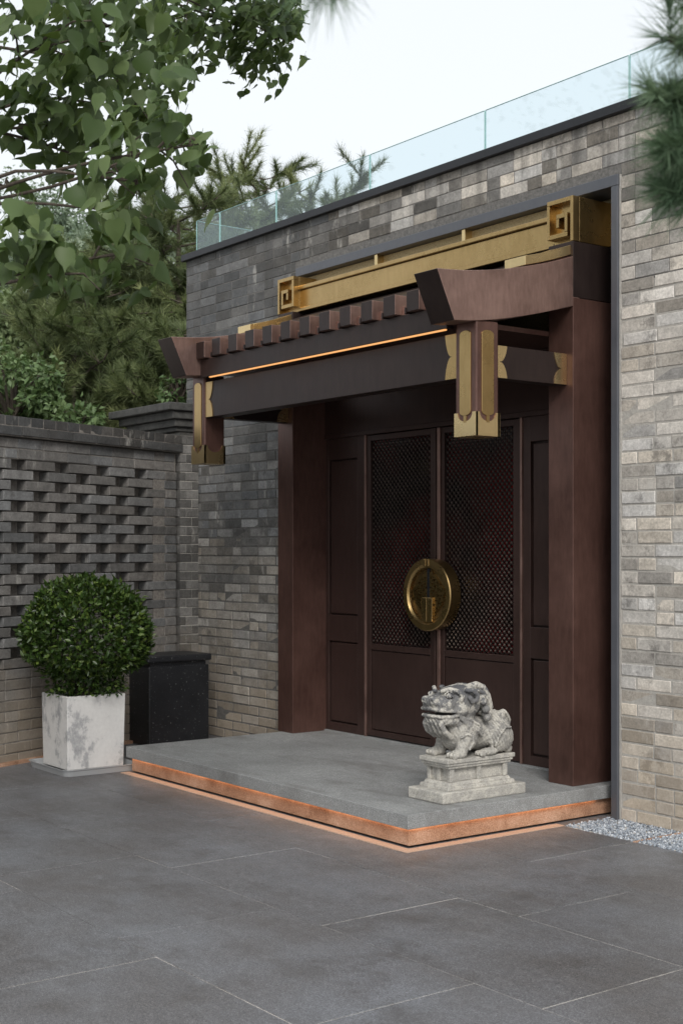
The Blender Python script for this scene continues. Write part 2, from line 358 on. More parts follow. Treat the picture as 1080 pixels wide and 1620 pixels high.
# gravel strip along the wall
V = []; F = []; A = []
ico = bmesh.new(); bmesh.ops.create_icosphere(ico, subdivisions=1, radius=1); ico.verts.ensure_lookup_table()
iv = np.array([v.co[:] for v in ico.verts]); ifc = np.array([[v.index for v in f.verts] for f in ico.faces]); ico.free()
for i in range(5200):
    x = rnd.uniform(1.66, 3.1); y = rnd.uniform(-.455, -.045)
    if y < -.45 + max(0, (1.9 - x)) * .05: continue
    if abs(x - (2.2 + .0)) < .012: continue
    s_ = rnd.uniform(.005, .0105); e = Euler((rnd.uniform(0, 6), rnd.uniform(0, 6), rnd.uniform(0, 6))).to_matrix()
    m = np.array(e) @ np.diag([s_, s_ * rnd.uniform(.6, 1), s_ * rnd.uniform(.5, .9)])
    o_ = len(V) * 12 if False else sum(1 for _ in ()) + len(V)
    V.extend((iv @ m.T + np.array([x, y, -.006 + rnd.uniform(0, .012)])).tolist()); F.extend((ifc + o_).tolist()); A.extend([min(1, max(0, rnd.gauss(.5, .25)))] * len(ifc))
go = obj('gravel', fast_mesh('gravel', V, F, A), 'gravel'); tag(go, 'pale blue grey gravel strip at the foot of the brick wall', 'gravel', None, 'stuff')
tag(B(2.192, 2.206, -.46, -.05, -.019, .004).build('edging_strip', 'skirt'), 'thin rusty metal edging dividing the gravel strip', 'edging')

# ================================================================== BRICK BUILDING
WY = -.05; XL, XR, ZT = -3.385, 4.2, 4.222
OX0, OX1, OZ = -1.66, 1.683, 3.83       # opening of the gate
bld = thing('brick_building', 'tall grey brick building with dark metal coping behind the copper gate', 'building')
core = MB(); cf = WY + .0035
core.box(OX1 + .01, XR, cf, 4.5, 0, 3.2); core.box(OX0, OX1 + .01, .35, 4.5, 0, OZ)
core.build('wall', 'mortar', bld)
core = MB(); core.box(XL + .004, OX0, cf, 4.5, 0, ZT); core.box(OX1 + .01, XR, cf, 4.5, 3.201, ZT); core.box(OX0 + .001, OX1 + .009, cf, 4.5, OZ, ZT); core.build('wall', 'mortar_mid', bld)
bl = []
PITCH = .0785; nrow = int(ZT / PITCH) + 1
def facade_tone(x, z):  # mixed brick tones; tree shade at left and brighter light at right painted in
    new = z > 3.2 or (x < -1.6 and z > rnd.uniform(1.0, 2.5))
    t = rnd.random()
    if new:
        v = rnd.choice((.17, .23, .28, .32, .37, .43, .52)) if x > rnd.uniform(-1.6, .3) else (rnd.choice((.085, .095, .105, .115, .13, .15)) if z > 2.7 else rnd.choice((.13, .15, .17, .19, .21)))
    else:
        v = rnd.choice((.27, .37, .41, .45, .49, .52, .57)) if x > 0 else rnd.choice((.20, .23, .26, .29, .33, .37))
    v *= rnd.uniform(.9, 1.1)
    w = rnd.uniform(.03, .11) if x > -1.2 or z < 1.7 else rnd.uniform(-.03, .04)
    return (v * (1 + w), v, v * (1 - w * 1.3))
for r_ in range(nrow):
    z0 = r_ * PITCH; jt = .0035 if z0 > 3.2 else (.010 if z0 < 3.15 else .008)
    h = PITCH - jt
    if z0 + h > ZT: h = ZT - z0 - .002
    if h < .02: continue
    x = XL + (0 if r_ % 2 else -.13)
    while x < XR:
        L = .252 if rnd.random() > .27 else .124
        a, b = max(x, XL), min(x + L, XR); x += L + jt
        segs = [(a, b)]
        zt = z0 + h
        if z0 < OZ + .03:                   # cut the opening
            segs = []
            if a < OX0: segs.append((a, min(b, OX0)))
            if b > OX1 + .06: segs.append((max(a, OX1 + .062), b))
        for a2, b2 in segs:
            if b2 - a2 < .025: continue
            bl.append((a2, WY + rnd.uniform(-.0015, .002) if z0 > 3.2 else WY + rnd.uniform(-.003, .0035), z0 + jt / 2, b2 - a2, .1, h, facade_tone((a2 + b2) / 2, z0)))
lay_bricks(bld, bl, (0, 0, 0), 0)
cp = MB().box(XL - .03, XR, WY - .035, .25, ZT, ZT + .022); cp.box(XL - .03, XR, WY - .035, WY - .005, ZT - .012, ZT + .0); cp.box(XL - .03, XL - .002, WY - .005, 4.5, ZT - .012, ZT + .022)
B(XL - .03, XR, WY - .04, .26, ZT, ZT + .058).build('coping', 'coping', bld, .004)
B(XL - .03, XL + .25, .262, 4.5, ZT, ZT + .058).build('coping', 'coping', bld, .004)
# glass balustrade
bal = thing('glass_balustrade', 'frameless clear glass balustrade along the roof edge of the brick building', 'balustrade')
GZ0, GZ1 = ZT + .055, 4.575
gx = [-3.29, -2.89, -2.01, -.757, .503, 1.765, 3.02, 4.2]
for a, b in zip(gx, gx[1:]):
    p = B(a + .006, b - .006, -.006, .006, GZ0, GZ1).build('glass_panel', 'glass', bal)
    e = MB().box(a + .006, b - .006, -.004, .004, GZ1, GZ1 + .003); e.box(a + .0035, a + .006, -.0035, .0035, GZ0, GZ1); e.box(b - .006, b - .0035, -.0035, .0035, GZ0, GZ1)
    e.build('polished_edge', 'glass_edge', p)
for a, b in ((.02, 1.25), (1.26, 2.5), (2.51, 3.8)):
    p = B(-3.29, -3.278, a, b, GZ0, GZ1).build('glass_panel', 'glass', bal)
    B(-3.291, -3.277, a, b, GZ1, GZ1 + .003).build('polished_edge', 'glass_edge', p)

# ================================================================== PLATFORM
PX0, PX1, PY0 = -1.61, 1.61, -1.585
plat = thing('entrance_platform', 'low grey granite platform with glowing copper skirting before the doors', 'platform')
B(PX0, PX1, PY0, .345, .108, .187).build('stone_slab', 'granite', plat, .004)
sk = .032
B(PX0 + sk, PX1 - sk, PY0 + sk, .34, .012, .108).build('skirting', 'skirt', plat, .003)
f = MB(); w_ = .075
f.prism([(PX0 + .02, PY0 - .055), (PX1 + .055, PY0 - .055), (PX1 + .055, -.45), (PX1 - .012, -.45), (PX1 - .012, PY0 + .012), (PX0 + .02, PY0 + .012)], lambda a, b, d: (a, b, d), -.02, .005)
f.build('floor_strip', 'copper_floor', plat)
l = MB().box(PX0 + .04, PX1 - .018, PY0 + .018, PY0 + .031, .1045, .1075); l.box(PX1 - .031, PX1 - .018, PY0 + .0315, -.1, .1045, .1075)
l.box(PX0 + .018, PX0 + .031, PY0 + .0315, -.1, .1045, .1075); l.build('led_strip', 'led_floor', plat)

# ================================================================== GATE
gate = thing('entrance_gate', 'dark copper chinese style gate with brass ridge and projecting eaves canopy', 'gate')
SD = lambda xo: (xo)                      # readability
LX0, LX1, RX0, RX1 = -1.66, -1.455, 1.31, 1.515
FZ = .187
for x0, x1 in ((LX0, LX1), (RX0, RX1)):
    p = B(x0, x1, -.22, .19, FZ, 3.14).build('post', 'copper', gate, .003)
    B(x0, x1, -.22, .19, 3.143, 3.482).build('post_head', 'copper_dark', p, .003)
# steel frame lining the opening
fr_ = MB(); fy0, fy1 = WY - .022, .16
B(OX0 + .03, OX1 + .052, fy0, fy1, 3.795, 3.862).build('steel_head', 'steel', gate, .003)
B(OX1, OX1 + .05, fy0, fy1, -.01, 3.794).build('steel_jamb', 'steel', gate, .003)
B(OX1 + .05, OX1 + .0615, WY - .004, WY + .05, 0, 3.86).build('mortar_fillet', 'mortar', gate)
B(OX0, RX0 + .1, .0, .33, 3.0, 3.79).build('recess_panel', 'gold_rough', gate)
B(RX0 + .1, OX1, .13, .33, 3.5, 3.79).build('recess_panel', 'gold_rough', gate)
B(RX1, OX1, .151, .33, .187, 3.5).build('recess_lining', 'copper_dark', gate)
for x in (-.625, .335): B(x, x + .034, WY - .012, .01, 3.68, 3.795).build('bracket', 'gold_bright', gate, .002)
# ridge
rb = B(-1.45, RX0, -.15, .05, 3.515, 3.65).build('ridge_beam', 'gold', gate, .003)
B(-1.45, RX0, -.172, .05, 3.652, 3.684).build('ridge_lip', 'gold', rb, .006)
B(-1.45, RX0, -.165, .05, 3.484, 3.513).build('ridge_foot', 'gold', rb, .004)
def fret(x0, x1, mirror):
    p = B(x0, x1, -.165, .148, 3.484, 3.757).build('ridge_end', 'gold', gate, .002)
    m = MB(); wd, ht = x1 - x0, 3.757 - 3.484; y0, y1 = -.222, -.164
    def bar(a0, a1, b0, b1):              # fractions, drawn for the right-hand end
        if mirror: a0, a1 = 1 - a1, 1 - a0
        m.box(x0 + a0 * wd, x0 + a1 * wd, y0 + rnd.uniform(0, .0012), y1, 3.484 + b0 * ht, 3.484 + b1 * ht)
    t = .1
    bar(.9, 1, 0, 1); bar(0, .895, .9, 1); bar(0, t, .13, .895); bar(.105, .78, .13, .13 + t); bar(.68, .78, .235, .66); bar(.36, .675, .56, .66); bar(.36, .46, .36, .555)
    m.build('key_fret', 'gold', p, .002)
fret(RX0 - .012, RX1, False); fret(LX0, LX1 + .012, True)
# bargeboards with upswept ends
TOP = [(-1.298, 3.181), (-1.081, 3.197), (-.844, 3.231), (-.598, 3.282), (-.394, 3.334), (-.16, 3.408)]
BOT = [(-1.17, 2.905), (-1.034, 2.916), (-.828, 2.945), (-.598, 2.992), (-.394, 3.041), (-.16, 3.103)]
def sweep(top, bot, x0, x1, n=18):
    T_, B_ = cat_interp(top, n), cat_interp(bot, n); m = MB()
    vs = []
    for (ty, tz), (by, bz) in zip(T_, B_): vs += [(x0, ty, tz), (x1, ty, tz), (x1, by, bz), (x0, by, bz)]
    fs = []
    for i in range(n):
        a, b = i * 4, i * 4 + 4
        for k in range(4): fs.append((a + k, a + (k + 1) % 4, b + (k + 1) % 4, b + k))
    fs += [(0, 3, 2, 1), (n * 4, n * 4 + 1, n * 4 + 2, n * 4 + 3)]
    return m.add(vs, fs)
for x0, x1, s_ in ((LX0, LX1 - .001, -1), (RX0, RX1 - .001, 1)):
    m = sweep(TOP, BOT, x0, x1)
    # curved end grain: pull the end edge into an arc
    bo = m.build('bargeboard', 'copper_light', gate, .004)
    me = bo.data; me.materials.append(M['copper_dark'])
    for p in me.polygons:
        if p.normal.y < -.6: p.material_index = 1  # front faces painted darker, standing in for their shade
    xa, xb = (x0 + .01, x1 - .02)
    sweep([(-.59, 3.288), (-.394, 3.338), (-.17, 3.412)], [(-.585, 3.2), (-.394, 3.25), (-.17, 3.3)], xa + .01, xb - .01, 8).build('gable_riser', 'copper', bo)
    sweep([(-.60, 3.346), (-.394, 3.400), (-.17, 3.478)], [(-.60, 3.290), (-.394, 3.344), (-.17, 3.418)], xa, xb, 8).build('gold_trim', 'gold_bright', bo, .003)
# eaves
B(LX1, RX0, -1.05, -1.0, 2.897, 3.03).build('fascia_board', 'copper_dark', gate, .003)
for k in range(12):
    x1 = -1.345 + .2225 * k
    m = MB().box(x1 - .115, x1, -1.085, -.965, 3.034, 3.155)
    rf = m.build('rafter', 'copper_light', gate, .003)
    rf.data.materials.append(M['copper_dark'])
    for p in rf.data.polygons:
        if p.normal.y < -.6: p.material_index = 1  # rafter fronts get the dark copper as painted shade
    B(x1 + .0005, x1 + .024, -1.03, -.968, 3.034, 3.088).build('rafter_step', 'copper_light', rf, .002)
    B(x1 - .128, x1 - .1155, -1.09, -.968, 3.026, 3.06).build('rafter_foot', 'copper_dark', rf, .002)
m = MB().add([(LX1, -.99, 3.10), (RX0, -.99, 3.10), (RX0, -.06, 3.485), (LX1, -.06, 3.485), (LX1, -.99, 3.03), (RX0, -.99, 3.03), (RX0, -.06, 3.41), (LX1, -.06, 3.41)],
             [(0, 1, 2, 3), (7, 6, 5, 4), (0, 4, 5, 1), (1, 5, 6, 2), (2, 6, 7, 3), (3, 7, 4, 0)])
m.build('canopy_roof', 'copper_dark', gate)
B(LX1, RX0, -.995, .1, 2.93, 2.96).build('soffit', 'copper', gate)
B(-1.34, 1.29, -1.046, -1.03, 2.889, 2.8965).build('led_strip', 'led', gate)
# eave beam with brass ogee ends
HF = -1.0
HX = ((-1.66, -1.485), (1.33, 1.505))
eb = B(-1.4845, 1.3295, -.985, -.87, 2.608, 2.874).build('eave_beam', 'copper_dark', gate, .003)
def ogee(w, h, right):                    # plate outline, straight side at 0, cusped side at w
    n = 8; pts = [(0, 0), (w, 0)]
    for i in range(1, n): t = i / n; pts.append((w * (.45 + .55 * math.cos(t * math.pi / 2) ** .9), h / 2 * math.sin(t * math.pi / 2) ** 1.4))
    pts.append((w * .38, h / 2))
    for i in range(n - 1, 0, -1): t = i / n; pts.append((w * (.45 + .55 * math.cos(t * math.pi / 2) ** .9), h - h / 2 * math.sin(t * math.pi / 2) ** 1.4))
    pts += [(w, h), (0, h)]
    return [(-a, b) for a, b in pts][::-1] if right else pts
MB().prism(ogee(.10, .26, False), lambda a, b, d: (-1.484 + a, d, 2.611 + b), -.990, -.984).build('brass_plate', 'gold', eb)
MB().prism(ogee(.10, .26, True), lambda a, b, d: (1.329 + a, d, 2.611 + b), -.990, -.984).build('brass_plate', 'gold', eb)
# tie beams
for x0, x1 in ((1.37, 1.46), (-1.61, -1.52)):
    tb = B(x0, x1, -.83, -.219, 2.615, 2.806).build('tie_beam', 'copper_dark', gate, .003)
    MB().prism(ogee(.105, .187, False), lambda a, b, d: (d, -.822 + a, 2.617 + b), x1 - .001, x1 + .005).build('brass_plate', 'gold_bright', tb)
    MB().prism(ogee(.105, .187, True), lambda a, b, d: (d, -.222 + a, 2.617 + b), x1 - .001, x1 + .005).build('brass_plate', 'gold_bright', tb)
# hanging posts
def stadium(w, z0, z1, n=8):
    r_ = w * .5; pts = []
    for i in range(n + 1): t = math.pi * i / n; pts.append((r_ * math.cos(t), z1 - r_ * .5 + r_ * .5 * math.sin(t)))
    for i in range(n + 1): t = math.pi + math.pi * i / n; pts.append((r_ * math.cos(t), z0 + r_ * .5 + r_ * .5 * math.sin(t)))
    return pts
for x0, x1 in HX:
    y0, y1 = HF, -.822; cx, cy = (x0 + x1) / 2, (y0 + y1) / 2; w = x1 - x0
    hp = B(x0, x1, y0, y1, 2.30, 2.93).build('hanging_post', 'copper', gate, .012)
    cap = B(x0 - .004, x1 + .004, y0 - .004, y1 + .004, 2.265, 2.335).build('brass_foot', 'gold_bright', hp, .012)
    faces = [lambda a, b, d: (cx + a, y0 - d, b), lambda a, b, d: (cx + a, y1 + d, b), lambda a, b, d: (x1 + d, cy + a, b), lambda a, b, d: (x0 - d, cy + a, b)]
    hw = w / 2 + .005; out = [(-hw, 2.268), (hw, 2.268), (hw, 2.404), (w * .36, 2.404)] + [(w * .36 * math.cos(t), 2.404 - .052 * math.sin(t)) for t in [math.pi * i / 12 for i in range(1, 12)]] + [(-w * .36, 2.404), (-hw, 2.404)]
    for fn in faces: MB().prism(out, fn, -.012, .005).build('brass_collar', 'gold_bright', cap)
    for i, fn in enumerate(faces):
        if x0 < 0 and i == 2: continue     # the eave beam is fixed to this face
        if x0 > 0 and i == 3: continue
        MB().prism(stadium(w * .54, 2.385, 2.876), fn, -.002, .006).build('brass_inlay', 'gold', hp, .002)
        MB().prism([(-.012, 2.345), (.012, 2.345), (.012, 2.39), (-.012, 2.39)], fn, -.002, .0055).build('inlay_tongue', 'gold', hp)
# doors
DY = .10
B(LX1 - .02, RX0 + .02, .19, .33, FZ, 3.0).build('door_backing', 'copper_dark', gate)
B(LX1, RX0, DY - .01, .2, 2.51, 2.93).build('transom', 'door', gate, .003)
B(LX1, RX0, DY - .02, DY + .1, 2.495, 2.53).build('transom_rail', 'door', gate, .003)
B(LX1, RX0, DY - .015, .34, FZ + .0, FZ + .012).build('threshold', 'granite', gate)
def panelled(name, x0, x1, fields, z0, z1, st, parent=gate):
    """frame of stiles and rails in front of recessed fields"""
    m = MB(); ys, yb = DY, DY + .04
    m.box(x0, x0 + st[0], ys, yb, z0, z1); m.box(x1 - st[1], x1, ys, yb, z0, z1)
    zs = [z0] + [v for f_ in fields for v in f_] + [z1]
    for a, b in zip(zs[::2], zs[1::2]): m.box(x0 + st[0], x1 - st[1], ys, yb, a, b)
    return m.build(name, 'door', parent, .003)
for x0, x1, st in ((-1.455, -.945, (.04, .10)), (.76, 1.31, (.07, .035))):
    sp = panelled('side_panel', x0, x1, [(.263, .904), (1.109, 2.33)], FZ + .012, 2.495, st)
    for a, b in ((.263, .904), (1.109, 2.33)):
        B(x0 + st[0] + .012, x1 - st[1] - .012, DY + .012, DY + .045, a + .012, b - .012).build('field', 'door', sp, .006)
        B(x0 + st[0], x1 - st[1], DY + .03, DY + .05, a, b).build('groove', 'copper_dark', sp)
for x in (-.944, .741): B(x, x + .018, DY - .012, DY + .06, FZ + .012, 2.495).build('bronze_trim', 'copper_light', gate, .003)
def door(x0, x1, lx0, lx1, hs):
    d = panelled('door', x0, x1, [(.255, .862), (.908, 2.447)], FZ + .022, 2.49, (lx0 - x0, x1 - lx1))
    B(lx0 + .006, lx1 - .006, DY + .008, DY + .045, .261, .856).build('lower_panel', 'door', d, .003)
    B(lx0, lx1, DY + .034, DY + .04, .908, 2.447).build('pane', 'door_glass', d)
    m = MB(); w, h = lx1 - lx0, 2.447 - .908; p = .0445; t = .004; y0, y1 = DY + .014, DY + .022
    def clip(c, sgn):                     # line a*sgn + b = c inside w x h
        a0 = max(0, (c - h) if sgn > 0 else (-c)); a1 = min(w, c if sgn > 0 else (h - c))
        return (a0, a1) if a1 - a0 > .01 else None
    for sgn in (1, -1):
        k = -int(w / p) - 2
        while k * p < w + h + p:
            r_ = clip(k * p, sgn); k += 1
            if not r_: continue
            a0, a1 = r_; c = (k - 1) * p; b0, b1 = c - sgn * a0, c - sgn * a1
            n = Vector((1, sgn)).normalized() * t
            q0, q1 = Vector((a0, b0)), Vector((a1, b1)); dy = 0 if sgn > 0 else .004
            m.add([(lx0 + q.x, y, .908 + q.y) for y in (y0 + dy, y1 + dy) for q in (q0 - n, q0 + n, q1 + n, q1 - n)],
                  [(0, 1, 2, 3), (7, 6, 5, 4), (0, 4, 5, 1), (1, 5, 6, 2), (2, 6, 7, 3), (3, 7, 4, 0)])
    m.build('lattice_screen', 'copper_dark', d); m = MB()
    for i in range(-60, 60):              # a stud on each crossing
        for j in range(-60, 60):
            a = (i - j) * p / 2; b = (i + j) * p / 2
            if .012 < a < w - .012 and .012 < b < h - .012:
                s_ = .0105
                m.add([(lx0 + a - s_, y0, .908 + b), (lx0 + a, y0, .908 + b - s_), (lx0 + a + s_, y0, .908 + b), (lx0 + a, y0, .908 + b + s_), (lx0 + a, y0 - .012, .908 + b)], [(0, 1, 4), (1, 2, 4), (2, 3, 4), (3, 0, 4)])
    m.build('lattice_studs', 'lattice', d)
    # half of the round brass pull
    hx, hz, r0 = -.105, 1.30, .258; hy = -.005
    prof = [(r0 - .004, DY - .004), (r0, hy + .03), (r0, hy + .006), (r0 - .006, hy), (r0 - .045, hy), (r0 - .052, hy + .008), (r0 - .058, hy + .014), (r0 - .066, hy + .014), (r0 - .072, hy + .04)]
    n = 28; vs = []; fs = []
    for i in range(n + 1):
        t_ = -math.pi / 2 + math.pi * i / n
        for r_, y in prof: vs.append((hx + hs * (.0015 + r_ * math.cos(t_)), y, hz + r_ * math.sin(t_)))
    k = len(prof)
    for i in range(n):
        for j in range(k - 1): fs.append((i * k + j, i * k + j + 1, (i + 1) * k + j + 1, (i + 1) * k + j))
    rim = MB().add(vs, fs); hd = rim.build('handle_rim', 'gold', d, 0, True)
    e_ = hd.modifiers.new('e', 'EDGE_SPLIT'); e_.split_angle = R(35)
    ri = r0 - .07; pts = [(0.0015, -ri)] + [(.0015 + ri * math.cos(-math.pi / 2 + math.pi * i / 24), ri * math.sin(-math.pi / 2 + math.pi * i / 24)) for i in range(1, 24)] + [(.0015, ri)]
    plate = MB().prism(pts, lambda a, b, dd: (hx + hs * a, dd, hz + b), hy + .036, DY - .002)
    plate.build('handle_plate', 'gold_dark', d); plate = MB()
    # fretwork relief: nested chevrons round the centre
    for g_ in range(1, 13):
        s_ = g_ * .0165
        for (a0, b0), (a1, b1) in (((.004, s_), (s_, 0)), ((s_, 0), (.004, -s_))):
            steps = max(2, int(g_ * 1.5))
            for q_ in range(steps):
                if (q_ * 2 + g_) % 7 == 6: continue
                u0, u1 = q_ / steps, (q_ + .92) / steps
                A0 = Vector((a0 + (a1 - a0) * u0, b0 + (b1 - b0) * u0)); A1 = Vector((a0 + (a1 - a0) * u1, b0 + (b1 - b0) * u1))
                if max(A0.length, A1.length) > ri - .008: continue
                dv = (A1 - A0).normalized(); nn = Vector((-dv.y, dv.x)) * .0044
                plate.add([(hx + hs * q2.x, y, hz + q2.y) for y in (hy + .022, hy + .037) for q2 in (A0 - nn, A0 + nn, A1 + nn, A1 - nn)],
                          [(0, 1, 2, 3), (7, 6, 5, 4), (0, 4, 5, 1), (1, 5, 6, 2), (2, 6, 7, 3), (3, 7, 4, 0)])
    plate.build('handle_fretwork', 'gold', d)
    xs = sorted((hx + hs * .0015, hx + hs * .058)); B(xs[0], xs[1], hy + .004, hy + .037, hz - .19, hz - .02).build('lock_plate', 'gold', d, .003)
    xs = sorted((hx + hs * .0015, hx + hs * .012)); B(xs[0], xs[1], hy + .02, hy + .037, hz - .02, hz + .185).build('handle_slot', 'black', d)
    xs = sorted((hx + hs * .004, hx + hs * .03)); B(xs[0], xs[1], hy - .004, hy + .01, hz + .2, hz + .252).build('handle_clasp', 'gold', d, .003)
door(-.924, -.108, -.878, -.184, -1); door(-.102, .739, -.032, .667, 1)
for x in (-.142, -.094): B(x, x + .03, DY - .014, DY - .001, FZ + .022, 2.49).build('meeting_stile', 'copper_light' if x > -.1 else 'door', gate, .003)

# ================================================================== LATTICE WALL
TA = math.atan2(.930, -.370); TD = Vector((math.cos(TA), math.sin(TA), 0)); LB = Vector((-2.418, -2.216, 0)); ND = Vector((TD.y, -TD.x, 0))
lw = thing('pierced_brick_wall', 'dark grey garden wall of brick with staggered square gaps and flat cap', 'wall')
def lw_box(m, t0, t1, d0, d1, z0, z1):    # d = depth behind the face
    P = lambda t, d, z: tuple(LB + TD * t - ND * d + Vector((0, 0, z)))
    return m.add([P(t0, d0, z0), P(t1, d0, z0), P(t1, d1, z0), P(t0, d1, z0), P(t0, d0, z1), P(t1, d0, z1), P(t1, d1, z1), P(t0, d1, z1)],
                 [(0, 3, 2, 1), (4, 5, 6, 7), (0, 1, 5, 4), (1, 2, 6, 5), (2, 3, 7, 6), (3, 0, 4, 7)])
m = MB(); lw_box(m, -4, 2.1, .10, .26, 0, 2.47); lw_box(m, -4, 2.1, .006, .099, 0, .70); lw_box(m, -4, 2.1, .006, .099, 2.31, 2.47); lw_box(m, 1.80, 2.1, .006, .099, .701, 2.309)
m.build('wall_core', 'mortar_dark', lw)
def lt(lo=.11, hi=.20): v = rnd.uniform(lo, hi); w = rnd.uniform(-.01, .07); return (v * (1 + w), v, v * (1 - w))
bl = []; LP = .0797
for r_ in range(31):
    z0 = r_ * LP + .003; h = LP - .009
    if .70 < z0 + .02 < 2.31:
        off = .04 if r_ % 2 else .2775
        k = -9
        while True:
            a = off + k * .475; k += 1
            if a > 1.6: break
            if a < -3.9: continue
            bl.append((a, rnd.uniform(-.004, .003), z0, .315, .11, h, lt()))
        last = bl[-1][0] + .315 + .165
        if last > 1.75: last -= .0
        t = max(last, 1.62) if last < 1.95 else 1.78
        t = last if last < 2.0 else 1.8
        while t < 2.09:
            L = min(.25, 2.1 - t); bl.append((t, rnd.uniform(-.003, .003), z0, L, .095, h, lt())); t += L + .008
    elif z0 < 2.47:
        h = LP - .008
        t = -4 + (0 if r_ % 2 else .14)
        while t < 2.1:
            L = .262 if rnd.random() > .25 else .128
            L = min(L, 2.1 - t)
            if L > .03: bl.append((t, rnd.uniform(-.003, .003), z0, L, .09, h, lt()))
            t += L + .008
# cap: a stretcher course oversailing, then a course of headers on edge
t = -4
while t < 2.1:
    L = min(.272, 2.16 - t); bl.append((t, -.05, 2.484, L, .33, .07, lt(.05, .085))); t += .279
t = -4
while t < 2.05:
    bl.append((t, -.042, 2.557, .128, .32, .074, lt(.055, .095))); t += .134
lay_bricks(lw, bl, tuple(LB), TA)
m = MB(); lw_box(m, -4, 2.14, -.04, .25, 2.478, 2.625); m.build('cap_core', 'mortar_dark', lw)
m = MB(); lw_box(m, -4, 2.05, -.055, .0, -.01, .022); m.build('base_strip', 'skirt', lw)

# ================================================================== OLD PIER
pr = thing('brick_pier', 'old brick pier with dark corbelled stone cornice in the corner of the facade', 'pier')
PXR = -3.165
B(-3.86, PXR - .006, -.235, WY - .001, 0, 2.66).build('pier_core', 'mortar', pr)
bl = []; TRx = R(90)
for r_ in range(33):
    z0 = r_ * .0797 + .003; h = .0717
    seq = (.118, .062) if r_ % 2 else (.062, .118)
    x = 0
    for L in seq:
        v = rnd.choice((.08, .10, .12, .15, .18)); bl.append((x, rnd.uniform(-.003, .003), z0, L, .08, h, (v * 1.04, v, v * .95))); x += L + .006
lay_bricks(pr, bl, (PXR, -.241, 0), R(90), 80)
bl = []
for r_ in range(33):
    z0 = r_ * .0797 + .003; x = 0
    while x < .64:
        L = min(.25 if (r_ + int(x * 9)) % 3 else .12, .685 - x); v = rnd.choice((.09, .12, .15, .18)); bl.append((x, rnd.uniform(-.003, .003), z0, L, .07, .0717, (v * 1.03, v, v * .97))); x += L + .007
lay_bricks(pr, bl, (-3.86, -.2435, 0), 0, 60)
for x0, x1, y0, z0, z1 in ((-3.92, -3.12, -.30, 2.663, 2.70), (-4.0, -3.09, -.33, 2.703, 2.765), (-4.08, -3.06, -.37, 2.768, 2.835), (-4.17, -3.03, -.43, 2.838, 2.905)):
    B(x0, x1, y0, WY - .006, z0, z1).build('cornice_course', 'old_stone', pr, .008)

# ================================================================== BLACK BIN, PLANTER, TRAY, SHRUB
bb = thing('storage_box', 'black square box with overhanging lid between white planter and facade', 'box')
B(-3.02, -2.62, -.845, -.275, 0, .655).build('box_body', 'black', bb, .006)
B(-3.0, -2.64, -.825, -.295, .655, .69).build('box_neck', 'black', bb)
B(-3.04, -2.605, -.865, -.255, .69, .745).build('lid', 'black', bb, .012)

px0, px1, py0, py1 = -2.175, -1.745, -1.985, -1.525; pz0, pz1 = .028, .56
pot = thing('square_planter', 'square whitewashed concrete planter with grey worn patches holding the shrub', 'planter')
c_ = ((px0 + px1) / 2, (py0 + py1) / 2); a_ = ((px1 - px0) / 2, (py1 - py0) / 2)
m = MB(); t_ = .028
vs = []
for z, k in ((pz0, -.006), (pz1, .004)):
    for sx, sy in ((-1, -1), (1, -1), (1, 1), (-1, 1)): vs.append((c_[0] + sx * (a_[0] + k), c_[1] + sy * (a_[1] + k), z))
for z, k in ((pz1, .004 - t_), (pz1 - .06, .004 - t_)):
    for sx, sy in ((-1, -1), (1, -1), (1, 1), (-1, 1)): vs.append((c_[0] + sx * (a_[0] + k), c_[1] + sy * (a_[1] + k), z))
fs = [(0, 3, 2, 1)]
for i in range(3):
    for k in range(4): fs.append((i * 4 + k, i * 4 + (k + 1) % 4, i * 4 + 4 + (k + 1) % 4, i * 4 + 4 + k))
fs.append((12, 13, 14, 15))
m.add(vs, fs).build('pot', 'white_concrete', pot, .006)
B(px0 + .03, px1 - .03, py0 + .03, py1 - .03, pz1 - .058, pz1 - .03).build('potting_soil', 'soil', pot)
# tray with rounded corners
def rrect(x0, x1, y0, y1, r_, n=6):
    pts = []
    for cx, cy, a in ((x1 - r_, y1 - r_, 0), (x0 + r_, y1 - r_, 90), (x0 + r_, y0 + r_, 180), (x1 - r_, y0 + r_, 270)):
        for i in range(n + 1): t = R(a + 90 * i / n); pts.append((cx + r_ * math.cos(t), cy + r_ * math.sin(t)))
    return pts
m = MB(); rings = []
tx0, tx1, ty0, ty1 = -2.285, -1.625, -2.055, -1.46
for k, z in ((.012, .0015), (0, .05), (-.006, .052), (-.006, .046), (.012, .046), (.022, .012)):
    rings.append([(a, b, z) for a, b in rrect(tx0 + k, tx1 - k, ty0 + k, ty1 - k, .06)])
n = len(rings[0]); vs = [p for r_ in rings for p in r_]
fs = [tuple(range(n))[::-1], tuple(range((len(rings) - 1) * n, len(rings) * n))] + [(i * n + k, i * n + (k + 1) % n, (i + 1) * n + (k + 1) % n, (i + 1) * n + k) for i in range(len(rings) - 1) for k in range(n)]
tr_ = m.add(vs, fs).build('saucer_tray', 'tray', None, 0); tag(tr_, 'shallow grey plastic tray with rounded corners under the white planter', 'tray')

